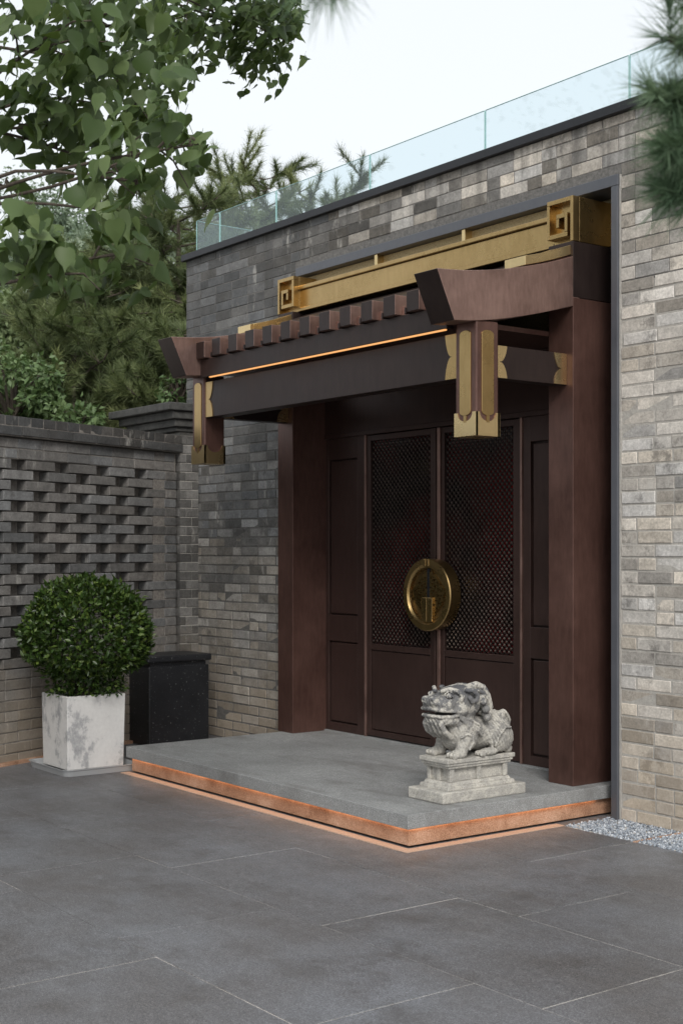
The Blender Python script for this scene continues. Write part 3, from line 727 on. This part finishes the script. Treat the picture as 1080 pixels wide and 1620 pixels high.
def leaves_mesh(name, P, D, N, Ls, Ws, vals):
    """folded four-point leaves: P base, D direction, N normal (arrays)"""
    P = np.array(P); D = np.array(D); N = np.array(N); Ls = np.array(Ls)[:, None]; Ws = np.array(Ws)[:, None]
    D /= np.linalg.norm(D, axis=1)[:, None]; Sd = np.cross(D, N); Sd /= np.maximum(1e-6, np.linalg.norm(Sd, axis=1))[:, None]; N = np.cross(Sd, D)
    v = np.stack([P, P + D * Ls * .45 + Sd * Ws + N * Ws * .35, P + D * Ls - N * Ls * .08, P + D * Ls * .45 - Sd * Ws + N * Ws * .35], 1)
    k = len(P); idx = np.arange(k)[:, None] * 4
    F = np.concatenate([idx + np.array([0, 1, 2]), idx + np.array([0, 2, 3])], 0)
    return fast_mesh(name, v.reshape(-1, 3), F, np.concatenate([vals, vals]))
sh = thing('boxwood_shrub', 'clipped round dark green boxwood ball growing in the white planter', 'shrub')
SC = Vector((c_[0] + .02, c_[1] + .02, .985)); SRx, SRz = .462, .425
P = []; D = []; N = []; Ls = []; Ws = []; vals = []
nr = np.random.RandomState(4)
for i in range(9000):
    d = nr.normal(size=3); d /= np.linalg.norm(d)
    if d[2] < -.86 and nr.rand() > .3: continue
    lump = (1 + .09 * noise.noise(Vector(d) * 3.2) + .09 * noise.noise(Vector(d) * 8)) * (1 if d[2] > -.35 else 1 - .28 * (-d[2] - .35) / .65)
    rr = (1 - abs(nr.normal()) * .13) * lump + nr.rand() * .03
    if nr.rand() < .06: rr += nr.rand() * .09
    p = np.array([SC.x + d[0] * SRx * rr, SC.y + d[1] * SRx * rr, SC.z + d[2] * SRz * rr])
    P.append(p); dd = d * .55 + nr.normal(size=3) * .55 + np.array([0, 0, .25]); D.append(dd); N.append(d * .6 + nr.normal(size=3) * .5 + np.array([0, 0, .5]))
    l_ = nr.uniform(.034, .06); Ls.append(l_); Ws.append(l_ * nr.uniform(.22, .3)); vals.append(np.clip(nr.normal(.40, .2) + (.4 if nr.rand() < .09 else 0), 0, 1))
for i in range(900):                        # loose low skirt above the pot
    a = nr.uniform(0, 6.28); r_ = nr.uniform(.08, .3); p = np.array([SC.x + r_ * math.cos(a), SC.y + r_ * math.sin(a), nr.uniform(.555, .66)])
    P.append(p); D.append(nr.normal(size=3) + np.array([math.cos(a), math.sin(a), 0])); N.append(nr.normal(size=3) + np.array([0, 0, 1])); l_ = nr.uniform(.03, .045); Ls.append(l_); Ws.append(l_ * .25); vals.append(np.clip(nr.normal(.4, .2), 0, 1))
fo = obj('foliage', leaves_mesh('foliage', P, D, N, Ls, Ws, np.array(vals)), 'box_leaf', sh); fo['kind'] = 'stuff'
for i in range(7):
    a = rnd.uniform(0, 6.28); MB().tube([(c_[0] + .03 * math.cos(a), c_[1] + .03 * math.sin(a), .5), (c_[0] + .1 * math.cos(a), c_[1] + .1 * math.sin(a), .72), (c_[0] + .25 * math.cos(a), c_[1] + .25 * math.sin(a), .98)], [.014, .011, .005], 6).build('stem', 'bark', sh)

# ================================================================== STONE LION
lion = thing('stone_lion', 'weathered carved stone guardian lion crouching on a pedestal on the granite platform', 'statue')
LX, LY = 1.348, -.922
def plinth():
    m = MB(); z = .187
    def tier(hx, hy, z0, z1, hx2=None, hy2=None): m.frustum((LX, LY), (hx, hy), (hx2 or hx, hy2 or hy), z1 - z0, z0)
    return tier, m
T_, m = plinth()
T_(.153, .322, .187, .252); m.build('plinth', 'stone', lion, .008)
T_, m = plinth()
T_(.127, .262, .2515, .276, .122, .256); T_(.112, .244, .2755, .295, .100, .232); T_(.082, .206, .2945, .372); T_(.110, .240, .3715, .388, .112, .243); T_(.118, .252, .3875, .404); T_(.125, .262, .4035, .428)
m.build('pedestal', 'stone', lion, .004)
for sx in (-1, 1):
    for sy in (-1, 0, 1):
        B(LX + sx * .088 - .014, LX + sx * .088 + .014, LY + sy * .206 - .016, LY + sy * .206 + .016, .295, .3716).build('pilaster', 'stone', lion, .004)
for sy in (-1, 1): B(LX - .014, LX + .014, LY + sy * .212 - .013, LY + sy * .212 + .013, .295, .3716).build('pilaster', 'stone', lion, .004)
# body as a smooth signed distance field, meshed with surface nets
h = .0042; gx_ = np.arange(-.19, .19, h); gy_ = np.arange(-.36, .35, h); gz_ = np.arange(-.03, .46, h)
X, Y, Z = [a_.astype(np.float32) for a_ in np.meshgrid(gx_, gy_, gz_, indexing='ij')]
def ell(c, r, rx=0, pw=2.0):
    y, z = Y - c[1], Z - c[2]
    if rx: cs, sn = math.cos(rx), math.sin(rx); y, z = y * cs + z * sn, -y * sn + z * cs
    k = (np.abs((X - c[0]) / r[0]) ** pw + np.abs(y / r[1]) ** pw + np.abs(z / r[2]) ** pw) ** (1 / pw)
    return (k - 1) * min(r)
def cap_(a, b, r0, r1=None):
    r1 = r0 if r1 is None else r1; a = np.array(a, dtype=np.float32); b = np.array(b, dtype=np.float32); d = b - a; L2 = d.dot(d)
    t = np.clip(((X - a[0]) * d[0] + (Y - a[1]) * d[1] + (Z - a[2]) * d[2]) / L2, 0, 1)
    return np.sqrt((X - a[0] - t * d[0]) ** 2 + (Y - a[1] - t * d[1]) ** 2 + (Z - a[2] - t * d[2]) ** 2) - (r0 + (r1 - r0) * t)
def su(a, b, k=.03):
    t = np.clip(.5 + .5 * (b - a) / k, 0, 1); return b * (1 - t) + a * t - k * t * (1 - t)
def sub(a, b, k=.01): return -su(-a, b, k)
def path(pts, r):
    d = None
    for a, b in zip(pts, pts[1:]):
        c = cap_(a, b, r); d = c if d is None else np.minimum(d, c)
    return d
f = ell((0, .08, .12), (.10, .19, .10))
f = su(f, ell((0, .19, .125), (.113, .10, .118)), .035)                 # rump
f = su(f, ell((0, -.085, .15), (.112, .105, .13)), .05)                 # chest
f = su(f, ell((0, -.075, .305), (.118, .125, .10), .2, 2.5), .03)       # skull
f = su(f, ell((0, -.19, .308), (.104, .10, .056), .22, 3.0), .025)      # upper muzzle
f = su(f, ell((0, -.175, .212), (.100, .108, .036), -.05, 3.0), .02)    # jaw
f = sub(f, np.maximum(ell((0, -.27, .250), (.16, .19, .014), .03, 3.0), Y + .115), .006)   # open mouth
f = su(f, path([(-.095, -.20, .236), (-.075, -.272, .238), (0, -.288, .240), (.075, -.272, .238), (.095, -.20, .236), (.108, -.12, .25)], .010), .005)   # lower lip
f = su(f, path([(-.098, -.19, .268), (-.078, -.272, .276), (0, -.292, .282), (.078, -.272, .276), (.102, -.19, .268), (.112, -.12, .262)], .011), .006)   # upper lip
f = su(f, ell((0, -.283, .325), (.058, .024, .027), 0, 2.4), .012)      # nose
for s_ in (-1, 1):
    f = su(f, ell((s_ * .036, -.290, .330), (.024, .022, .022)), .008)
    f = sub(f, ell((s_ * .036, -.314, .327), (.010, .012, .008)), .005)
    f = su(f, ell((s_ * .073, -.205, .352), (.030, .030, .026)), .005)  # eyes
    f = sub(f, np.abs(ell((s_ * .080, -.210, .354), (.021, .021, .019))) - .003, .003)
    f = su(f, path([(s_ * .03, -.222, .378), (s_ * .07, -.196, .392), (s_ * .105, -.165, .380), (s_ * .118, -.14, .352), (s_ * .112, -.15, .330)], .012), .006)  # brow
    f = su(f, path([(s_ * .112, -.105, .385), (s_ * .130, -.075, .380), (s_ * .137, -.045, .355), (s_ * .133, -.048, .325), (s_ * .127, -.078, .318), (s_ * .126, -.095, .34)], .013), .005)  # ear curl
    f = su(f, ell((s_ * .104, -.135, .275), (.026, .042, .034)), .012)  # cheek
    f = sub(f, path([(s_ * .128, -.15, .30), (s_ * .138, -.11, .29), (s_ * .134, -.09, .26)], .004), .004)
    for dz in (0, -.020, -.038):                                        # whisker strands
        f = su(f, path([(s_ * .108, -.15, .235 + dz * .3), (s_ * .124, -.09, .215 + dz), (s_ * .126, -.03, .185 + dz), (s_ * .118, .01, .15 + dz)], .0072), .004)
    f = su(f, ell((s_ * .085, -.075, .125), (.045, .062, .088), .25), .02)   # fore leg
    f = su(f, cap_((s_ * .088, -.10, .10), (s_ * .09, -.135, .02), .043, .034), .015)
    f = su(f, ell((s_ * .09, -.155, .018), (.043, .048, .027)), .012)
    for q_ in (-.027, 0, .027):
        f = su(f, ell((s_ * .09 + q_, -.192, .014), (.0135, .026, .019)), .003)
    f = su(f, path([(s_ * .112, -.145, .115), (s_ * .128, -.115, .135), (s_ * .134, -.08, .12), (s_ * .134, -.075, .085), (s_ * .128, -.10, .045)], .007), .004)
    f = su(f, ell((s_ * .095, .165, .092), (.048, .10, .085), -.2), .015)    # thigh
    f = su(f, path([(s_ * .130, .10, .05), (s_ * .143, .12, .11), (s_ * .140, .17, .155), (s_ * .130, .22, .15)], .007), .006)
    f = su(f, ell((s_ * .110, .06, .018), (.034, .07, .023)), .012)
    for q_ in (-.022, 0, .022):
        f = su(f, ell((s_ * .110 + q_, .0, .013), (.012, .025, .016)), .003)
    f = su(f, cap_((s_ * .09, .235, .018), (s_ * .05, .285, .018), .024, .018), .012)
for a in range(-3, 4):                                                  # mane curls
    for (yy, zz, rr) in ((.015, .345, .022), (.035, .30, .023), (.045, .25, .022)):
        th = a * .42; f = su(f, ell((.118 * math.sin(th), yy + .02 * math.cos(th), zz - .05 * (1 - math.cos(th))), (rr, rr, rr)), .004)
f = su(f, path([(.045, -.03, .392), (.05, .02, .402), (.055, .065, .385), (.058, .10, .34), (.06, .115, .28), (.06, .112, .215)], .021), .008)   # crest ribbon
f = su(f, path([(.085, .0, .375), (.092, .04, .36), (.092, .065, .325)], .011), .004)
f = su(f, path([(-.05, -.03, .388), (-.055, .03, .385), (-.06, .07, .33)], .02), .01)
f = su(f, path([(0, .275, .06), (.01, .295, .13), (.03, .28, .19), (.045, .24, .225), (.055, .20, .215)], .022), .012)   # tail
for q_ in (-.02, .02): f = su(f, path([(q_, .29, .10), (.03 + q_, .285, .18), (.045 + q_, .245, .225)], .011), .004)
for q_ in (-.07, -.035, 0, .035, .07): f = su(f, path([(q_, -.262, .192), (q_ * 1.1, -.238, .15), (q_, -.192, .118)], .016), .005)   # beard
f = f + (.0016 * np.sin(Y * 330 + Z * 120 + X * 60) * (Y > .08) * (Z > .04) + .0012 * np.sin(X * 210 + Z * 160) * np.sin(Y * 230)) * (np.abs(f) < .03)
f = np.maximum(f, -Z - .006)
# lateral shoulder strap of bells
def surface_nets(f, ox, oy, oz, h):
    nx, ny, nz = f.shape; s_ = f < 0
    cs = [f[i:nx - 1 + i, j:ny - 1 + j, k:nz - 1 + k] for i in (0, 1) for j in (0, 1) for k in (0, 1)]
    co_ = [(i, j, k) for i in (0, 1) for j in (0, 1) for k in (0, 1)]
    inside = sum((c < 0).astype(int) for c in cs); act = (inside > 0) & (inside < 8)
    acc = np.zeros(act.shape + (3,)); cnt = np.zeros(act.shape)
    for a in range(8):
        for b in range(a + 1, 8):
            if sum(abs(co_[a][q] - co_[b][q]) for q in range(3)) != 1: continue
            fa, fb = cs[a], cs[b]; cr = (fa < 0) != (fb < 0)
            t = np.where(cr, fa / np.where(cr, fa - fb, 1), 0)
            for q in range(3): acc[..., q] += np.where(cr, co_[a][q] + (co_[b][q] - co_[a][q]) * t, 0)
            cnt += cr
    ids = -np.ones(act.shape, int); ii = np.argwhere(act); ids[act] = np.arange(len(ii))
    V = ii + acc[act] / cnt[act][:, None]; V = V * h + np.array([ox, oy, oz])
    F = []
    for ax in range(3):
        sl0 = [slice(None)] * 3; sl1 = [slice(None)] * 3; sl0[ax] = slice(0, -1); sl1[ax] = slice(1, None)
        cr = s_[tuple(sl0)] != s_[tuple(sl1)]; E_ = np.argwhere(cr); o1, o2 = (ax + 1) % 3, (ax + 2) % 3
        E_ = E_[(E_[:, o1] > 0) & (E_[:, o2] > 0) & (E_[:, o1] < f.shape[o1] - 1) & (E_[:, o2] < f.shape[o2] - 1)]
        qd = []
        for d1, d2 in ((0, 0), (1, 0), (1, 1), (0, 1)):
            p = E_.copy(); p[:, o1] -= d1; p[:, o2] -= d2; qd.append(ids[p[:, 0], p[:, 1], p[:, 2]])
        qd = np.stack(qd, 1); fl = s_[E_[:, 0], E_[:, 1], E_[:, 2]]; qd[~fl] = qd[~fl][:, ::-1]; F.append(qd)
    return V, np.concatenate(F)
Vn, Fn = surface_nets(f, gx_[0], gy_[0], gz_[0], h)
me = fast_mesh('lion_body', Vn + np.array([LX, LY, .43]), Fn)
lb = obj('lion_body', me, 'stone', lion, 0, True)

# ================================================================== TREES
def heart(name, mat):
    out = []
    for k in range(4):
        r2 = random.Random(k); m = MB()
        half = [(0, 0), (.20, .09), (.40, .01), (.48, -.18), (.43, -.42), (.27, -.68), (.10, -.92), (0, -1.22)]
        bend = r2.uniform(.05, .22); fold = r2.uniform(.10, .3); tw = r2.uniform(-.12, .12)
        def P(x, z): return (x * (1 - .05), fold * abs(x) - bend * z * z * .6 + tw * x * z + .03 * math.sin(z * 9 + abs(x) * 8), z)
        ctr = [(0, 0), (0, -.18), (0, -.40), (0, -.66), (0, -.92), (0, -1.22)]
        vs = [P(*p) for p in ctr]; L_ = [P(-a, b) for a, b in half[1:-1]]; R_ = [P(a, b) for a, b in half[1:-1]]
        nL = len(vs); vs += L_; nR = len(vs); vs += R_
        fs = []
        for s0, flip in ((nL, 0), (nR, 1)):
            q_ = [(0, s0, s0 + 1), (0, s0 + 1, s0 + 2, 1), (1, s0 + 2, s0 + 3, 2), (2, s0 + 3, s0 + 4, 3), (3, s0 + 4, s0 + 5, 4), (4, s0 + 5, 5)]
            fs += [tuple(reversed(a)) if flip else a for a in q_]
        vs += [(-.012, 0, .45), (.012, 0, .45), (.012, 0, -.02), (-.012, 0, -.02)]; b = len(vs); fs.append((b - 4, b - 3, b - 2, b - 1))
        me = bpy.data.meshes.new(name); me.from_pydata(vs, [], fs); me.materials.append(M[mat])
        for p in me.polygons: p.use_smooth = True
        out.append(me)
    return out
HL = heart('leaf', 'leaf_o')
tree = thing('broadleaf_tree', 'leafy tree with heart shaped drooping leaves overhanging the courtyard', 'tree')
trunk_base = CAM + FW * 7.6 + RT * -4.2; trunk_base.z = 0
MB().tube([trunk_base + Vector((0, 0, -.05)), trunk_base + Vector((.04, .03, 1.2)), trunk_base + Vector((.02, .1, 2.6)), trunk_base + Vector((.1, .15, 4.2)), trunk_base + Vector((.2, .2, 6))], [.16, .13, .11, .09, .04], 12).build('trunk', 'bark', tree, 0, True)
ELL = [  # photo ellipse (cx, cy, rx, ry), depth, leaves
    (50, 80, 120, 120, 5.2, 200), (170, 40, 120, 80, 5.6, 190), (350, 25, 125, 80, 7.2, 560), (415, 55, 66, 62, 7.4, 260), (240, 110, 60, 50, 6.6, 150), (190, 170, 85, 60, 5.6, 120), (60, 200, 75, 45, 5.4, 90),
    (250, 235, 78, 55, 5.2, 70), (120, 245, 60, 40, 5.5, 34), (195, 285, 52, 42, 5.0, 34), (300, 230, 36, 36, 5.1, 18), (50, 410, 75, 42, 4.7, 78), (95, 435, 45, 42, 4.8, 34),
    (190, 400, 50, 60, 5.0, 46), (150, 330, 24, 22, 5.2, 5), (20, 300, 20, 30, 5.3, 3)]
leafs = []
br = MB()
clusters = []
for cx, cy, rx, ry, dep, n in ELL:
    cpt = at(cx, cy, dep); clusters.append((cpt, dep, rx))
    for i in range(n):
        a = rnd.uniform(0, 6.283); r_ = math.sqrt(rnd.random())
        d = dep + rnd.gauss(0, .28)
        p = at(cx + rx * r_ * math.cos(a), cy + ry * r_ * math.sin(a) - 14, dep) + FW * (d - dep)
        leafs.append(p)
# unseen crown, left and above the frame, filled out to shade the left facade
for i in range(5200):
    p = trunk_base + Vector((rnd.gauss(.2, 1.5), rnd.gauss(.3, 1.4), 0)); p.z = rnd.uniform(3.0, 7.0)
    q_ = topx(p)
    if q_ and -70 < q_[0] < 1100 and q_[1] > -70: continue
    leafs.append(p)
def lrot():
    # local -z is the tip; local -y the upper face
    yaw = rnd.gauss(math.atan2(FW.x, -FW.y) * 0 + R(35), 1.1); e = Euler((rnd.gauss(-.45, .42), rnd.gauss(0, .35), 0)).to_matrix(); return Matrix.Rotation(yaw, 3, 'Z') @ e
info = []
for p in leafs:
    q_ = topx(p); vis = q_ and -50 < q_[0] < 1130 and -60 < q_[1] < 1600
    s_ = rnd.uniform(.045, .104) * (.82 if q_ and q_[2] > 6.3 else 1)
    info.append((0 if vis else 1, (q_[2] if q_ else 99) / s_, p, s_))
info.sort(key=lambda t: (t[0], t[1]))
V = []; F3 = []; A = []; lv = [np.array([v.co[:] for v in me.vertices]) for me in HL]
lf = []
for me in HL:
    me.calc_loop_triangles(); lf.append(np.array([t.vertices[:] for t in me.loop_triangles]))
off = 0
for n, (nv, _, p, s_) in enumerate(info):
    m3 = lrot()
    if n < 300 and nv == 0:
        o = bpy.data.objects.new('leaf', HL[rnd.randrange(4)]); C.objects.link(o); o.parent = tree
        o.matrix_local = Matrix.Translation(p) @ m3.to_4x4() @ Matrix.Diagonal((s_, s_, s_, 1))
    else:
        k = rnd.randrange(4); v = (lv[k] * s_) @ np.array(m3).T + np.array(p); V.append(v); F3.append(lf[k] + off); off += len(v); A += [rnd.random()] * len(lf[k])
lo = obj('foliage', fast_mesh('foliage', np.concatenate(V), np.concatenate(F3), A), 'leaf_s', tree, 0, True); lo['kind'] = 'stuff'
subs = [at(-90, y, d) for y, d in ((-130, 6.6), (60, 5.6), (215, 5.4), (330, 5.2), (470, 5.0))]
for sp in subs:
    st = trunk_base + Vector((.05, .1, min(5.2, max(2.2, sp.z - .5)))); mid = st.lerp(sp, .5) + Vector((0, 0, .15))
    MB().tube(cat_interp([tuple(st), tuple(mid), tuple(sp)], 8), [.045 - .0045 * i for i in range(9)], 8).build('bough', 'bark', tree, 0, True)
for cpt, dep, rx in clusters:
    st = min(subs, key=lambda p: (p - cpt).length)
    mid = st.lerp(cpt, .5) + Vector((rnd.uniform(-.06, .06), rnd.uniform(-.06, .06), rnd.uniform(-.02, .12)))
    end = cpt + (cpt - st).normalized() * (rx / FPX * dep * .3)
    pts = cat_interp([tuple(st), tuple(mid), tuple(cpt), tuple(end)], 9)
    MB().tube(pts, [.0085 - .0006 * i for i in range(10)], 6).build('branch', 'bark', tree, 0, True)
    for k in range(5):
        b0 = Vector(pts[5 + k % 4]); e0 = cpt + Vector((rnd.gauss(0, 1), rnd.gauss(0, 1), rnd.gauss(0, .7))) * (rx / FPX * dep * .45)
        MB().tube([b0, b0.lerp(e0, .5) + Vector((0, 0, .03)), e0], [.005, .004, .002], 5).build('twig', 'bark', tree)

def tufts(P, Dv, count, ln, wd, spread, vs, seed):
    """needle tufts: thin triangles round each shoot"""
    r_ = np.random.RandomState(seed); P = np.repeat(np.array(P), count, 0); Dv = np.repeat(np.array(Dv), count, 0); n = len(P)
    d = Dv + r_.normal(size=(n, 3)) * spread; d /= np.linalg.norm(d, axis=1)[:, None]
    L = ln * r_.uniform(.65, 1.15, size=(n, 1)); s_ = np.cross(d, r_.normal(size=(n, 3))); s_ /= np.linalg.norm(s_, axis=1)[:, None]
    b = P - Dv * (r_.uniform(0, 1, size=(n, 1)) * ln * .9)
    v = np.stack([b - s_ * wd, b + s_ * wd, b + d * L + np.array([0, 0, -1]) * L * .06], 1).reshape(-1, 3)
    val = np.repeat(np.array(vs), count) + r_.normal(size=n) * .1
    return v, np.arange(n * 3).reshape(-1, 3), np.clip(val, 0, 1)
def pine(name, label, group, base, height, spread, seed, mat='needle', ln=.145, wd=.0036, cnt=62, crown=.18, nl=56, twn=22):
    r2 = random.Random(seed); root = thing(name, label, 'tree', group)
    base = Vector(base); lean = Vector((r2.uniform(-.3, .3), r2.uniform(-.3, .3), 0))
    tp = [base + Vector((0, 0, -.1)), base + lean * .3 + Vector((0, 0, height * .35)), base + lean * .7 + Vector((0, 0, height * .7)), base + lean + Vector((0, 0, height * .97))]
    MB().tube(cat_interp([tuple(p) for p in tp], 10), [height * .022 * (1 - .085 * i) for i in range(11)], 9).build('trunk', 'bark', root, 0, True)
    limbs = MB(); P = []; Dv = []; vs = []
    for k in range(nl):
        t = crown + (1 - crown) * ((k + r2.random()) / nl); p0 = base + lean * t + Vector((0, 0, height * t))
        a = k * 2.4 + r2.uniform(-.4, .4); L = spread * (1.0 - .66 * ((t - crown) / (1 - crown)) ** 1.6) * r2.uniform(.7, 1.15)
        dirv = Vector((math.cos(a), math.sin(a), r2.uniform(-.05, .25))); lim = []
        for i in range(6): u = i / 5; lim.append(p0 + dirv * L * u + Vector((r2.uniform(-.05, .05), r2.uniform(-.05, .05), L * (.28 * u * u - .1 * u))))
        limbs.tube(lim, [max(.006, .035 * L / spread * (1 - .17 * i)) for i in range(6)], 5)
        tone = r2.gauss(.45, .16)
        for j in range(int(twn * max(.35, L / spread))):
            u = r2.uniform(.3, 1.0); i = min(4, int(u * 5)); q0 = lim[i].lerp(lim[i + 1], u * 5 - i)
            td = (dirv * .5 + Vector((r2.gauss(0, .6), r2.gauss(0, .6), r2.gauss(.35, .35)))).normalized(); tl = r2.uniform(.15, .5) * min(1, spread / 1.6)
            q1 = q0 + td * tl; limbs.tube([q0, q1], [.008, .004], 4)
            for s_ in (1.0, .72, .45):
                P.append(tuple(q0.lerp(q1, s_) if s_ < 1 else q1)); Dv.append(tuple((td + Vector((0, 0, .35))).normalized())); vs.append(tone + r2.gauss(0, .12))
        P.append(tuple(lim[-1])); Dv.append(tuple((dirv + Vector((0, 0, .5))).normalized())); vs.append(tone)
    top = tp[-1]; P.append(tuple(top)); Dv.append((0, 0, 1)); vs.append(.6)
    limbs.build('limbs', 'bark', root)
    v, f_, val = tufts(P, Dv, cnt, ln, wd, .55, vs, seed); o = obj('crown', fast_mesh('crown', v, f_, val), mat, root); o['kind'] = 'stuff'
    return root
def gpt(px, depth): p = at(px, 874, depth); return (p.x, p.y, 0)
def hgt(py, depth): return 1.6 + (874 - py) / FPX * depth
PG = 'pines behind the garden wall'
pine('pine_tree', 'pine whose tip rises highest beyond the left end of the glass balustrade', PG, gpt(398, 17), hgt(268, 17), 1.75, 1, nl=64)
pine('pine_tree', 'pine showing its upper shoots through the glass balustrade', PG, gpt(492, 17.5), hgt(312, 17.5), 1.5, 2, nl=64)
pine('pine_tree', 'broad pine filling the space beside the upper corner of the brick building', PG, gpt(290, 15.5), hgt(318, 15.5), 1.8, 3, nl=80, twn=26)
pine('pine_tree', 'dark pine rising behind the drooping broad leaves and the pierced wall', PG, gpt(180, 15), hgt(420, 15), 1.7, 4, nl=80, twn=26)
pine('pine_tree', 'lower pine directly over the middle of the pierced wall cap', PG, gpt(95, 14), hgt(520, 14), 1.4, 5, nl=50, twn=20)
pine('pine_tree', 'pine standing behind the corbelled pier next to the copper bargeboard', PG, gpt(255, 13.6), hgt(520, 13.6), 1.1, 6, nl=44, twn=18)
def leafy(name, label, cat, base, zc, rx, rz, n, sz, mat, seed, group=None, lump=.3):
    r_ = np.random.RandomState(seed); root = thing(name, label, cat, group); base = Vector(base)
    MB().tube([base + Vector((0, 0, -.1)), base + Vector((.05, .03, zc * .6)), base + Vector((0, 0, zc + rz * .5))], [.03 * rx + .03, .025 * rx + .02, .01], 8).build('trunk', 'bark', root, 0, True)
    limbs = MB(); P = []; D = []; N = []; Ls = []; Ws = []; vals = []
    cl = []
    for k in range(34):
        d = r_.normal(size=3); d /= np.linalg.norm(d); rr = r_.uniform(.35, 1.0); c = np.array([base.x + d[0] * rx * rr, base.y + d[1] * rx * rr, zc + d[2] * rz * rr]); cl.append((c, rx * r_.uniform(.2, .38), r_.normal(.5, .17)))
        st = base + Vector((0, 0, max(.2, zc - rz * .5))); limbs.tube([st, st.lerp(Vector(c), .55) + Vector((0, 0, .1)), c], [.018, .012, .005], 5)
    for i in range(n):
        c, r0, tone = cl[r_.randint(len(cl))]; d = r_.normal(size=3); d /= np.linalg.norm(d); rr = r_.rand() ** .45
        P.append(c + d * r0 * rr * np.array([1, 1, .8])); D.append(d + r_.normal(size=3) * .7 + np.array([0, 0, -.4])); N.append(r_.normal(size=3) * .6 + np.array([.2, -.3, .8])); l_ = sz * r_.uniform(.6, 1.2); Ls.append(l_); Ws.append(l_ * .3); vals.append(np.clip(tone + r_.normal() * .16, 0, 1))
    limbs.build('limbs', 'bark', root)
    o = obj('crown', leaves_mesh('crown', P, D, N, Ls, Ws, np.array(vals)), mat, root); o['kind'] = 'stuff'
    return root
BG = 'broadleaf trees far behind the wall'
leafy('pale_tree', 'pale feathery tree far behind the drooping broad leaves', 'tree', gpt(70, 26), hgt(400, 26), 2.0, 1.35, 16000, .11, 'pale_leaf', 21, BG)
leafy('pale_tree', 'pale tree whose top shows between broad leaves and the pines', 'tree', gpt(215, 29), hgt(420, 29), 1.9, 1.4, 13000, .11, 'pale_leaf', 22, BG)
for i, (px, dep, pt, rx, n) in enumerate(((-60, 19, 400, 2.1, 15000), (60, 20, 470, 2.1, 17000), (190, 21, 440, 2.0, 17000), (300, 22, 410, 1.9, 15000))):
    z_ = hgt(pt, dep); leafy('dense_tree', ['dense green tree at the outer end of the pierced wall', 'dense green tree behind the round boxwood and the pierced wall', 'dense green tree behind the dark pines', 'dense green tree behind the corner of the brick building'][i], 'tree', gpt(px, dep), z_ - 1.9, rx, 1.95, n, .12, 'leaf_bg', 30 + i, 'dense trees behind the pines')
leafy('garden_shrub', 'bright green leafy shrub peeping over the pierced wall cap', 'shrub', gpt(122, 12.6), hgt(668, 12.6) - .05, .36, .28, 900, .075, 'shrub_leaf', 41)
leafy('garden_shrub', 'light green shrub rising above the outer part of the pierced wall', 'shrub', gpt(18, 13), hgt(600, 13) - .15, .62, .55, 2600, .075, 'shrub_leaf', 42)
leafy('garden_shrub', 'small leafy shrub next to the corbelled cornice', 'shrub', gpt(283, 13.0), hgt(620, 13), .22, .25, 380, .07, 'shrub_leaf', 43)

# near pine reaching in from the right and from above, out of focus
npn = thing('near_pine', 'out of focus pine branches hanging close beside the brick wall', 'tree')
nb = CAM + FW * 2.7 + RT * 1.55; nb.z = 0
MB().tube([nb + Vector((0, 0, -.05)), nb + Vector((.03, 0, 1.3)), nb + Vector((0, .04, 2.6)), nb + Vector((.05, 0, 4.2))], [.11, .095, .08, .04], 10).build('trunk', 'bark', npn, 0, True)
P = []; Dv = []; vs = []
for (px, py, dep), (ex, ey, ed), n in (((1180, 200, 2.7), (1062, 160, 2.5), 24), ((1180, 120, 2.6), (1060, 60, 2.45), 8), ((1180, 240, 2.6), (1066, 235, 2.5), 22), ((1190, 320, 2.6), (1072, 305, 2.55), 20), ((1170, 40, 2.7), (1075, -10, 2.6), 6), ((700, -220, 2.1), (500, -25, 1.9), 5)):
    a, b = at(px, py, dep), at(ex, ey, ed)
    MB().tube([nb + Vector((0, 0, min(4, a.z))), a, b], [.03, .018, .008], 6).build('branch', 'bark', npn, 0, True)
    for k in range(n):
        q0 = a.lerp(b, rnd.uniform(.45, 1)); td = ((b - a).normalized() * .8 + Vector((rnd.gauss(0, .4), rnd.gauss(0, .4), rnd.gauss(.1, .4)))).normalized(); q1 = q0 + td * rnd.uniform(.02, .07)
        P.append(tuple(q1)); Dv.append(tuple(td)); vs.append(rnd.gauss(.5, .15))
v, f_, val = tufts(P, Dv, 95, .085, .0011, .6, vs, 77)
o = obj('needles', fast_mesh('needles', v, f_, val), 'needle_near', npn); o['kind'] = 'stuff'
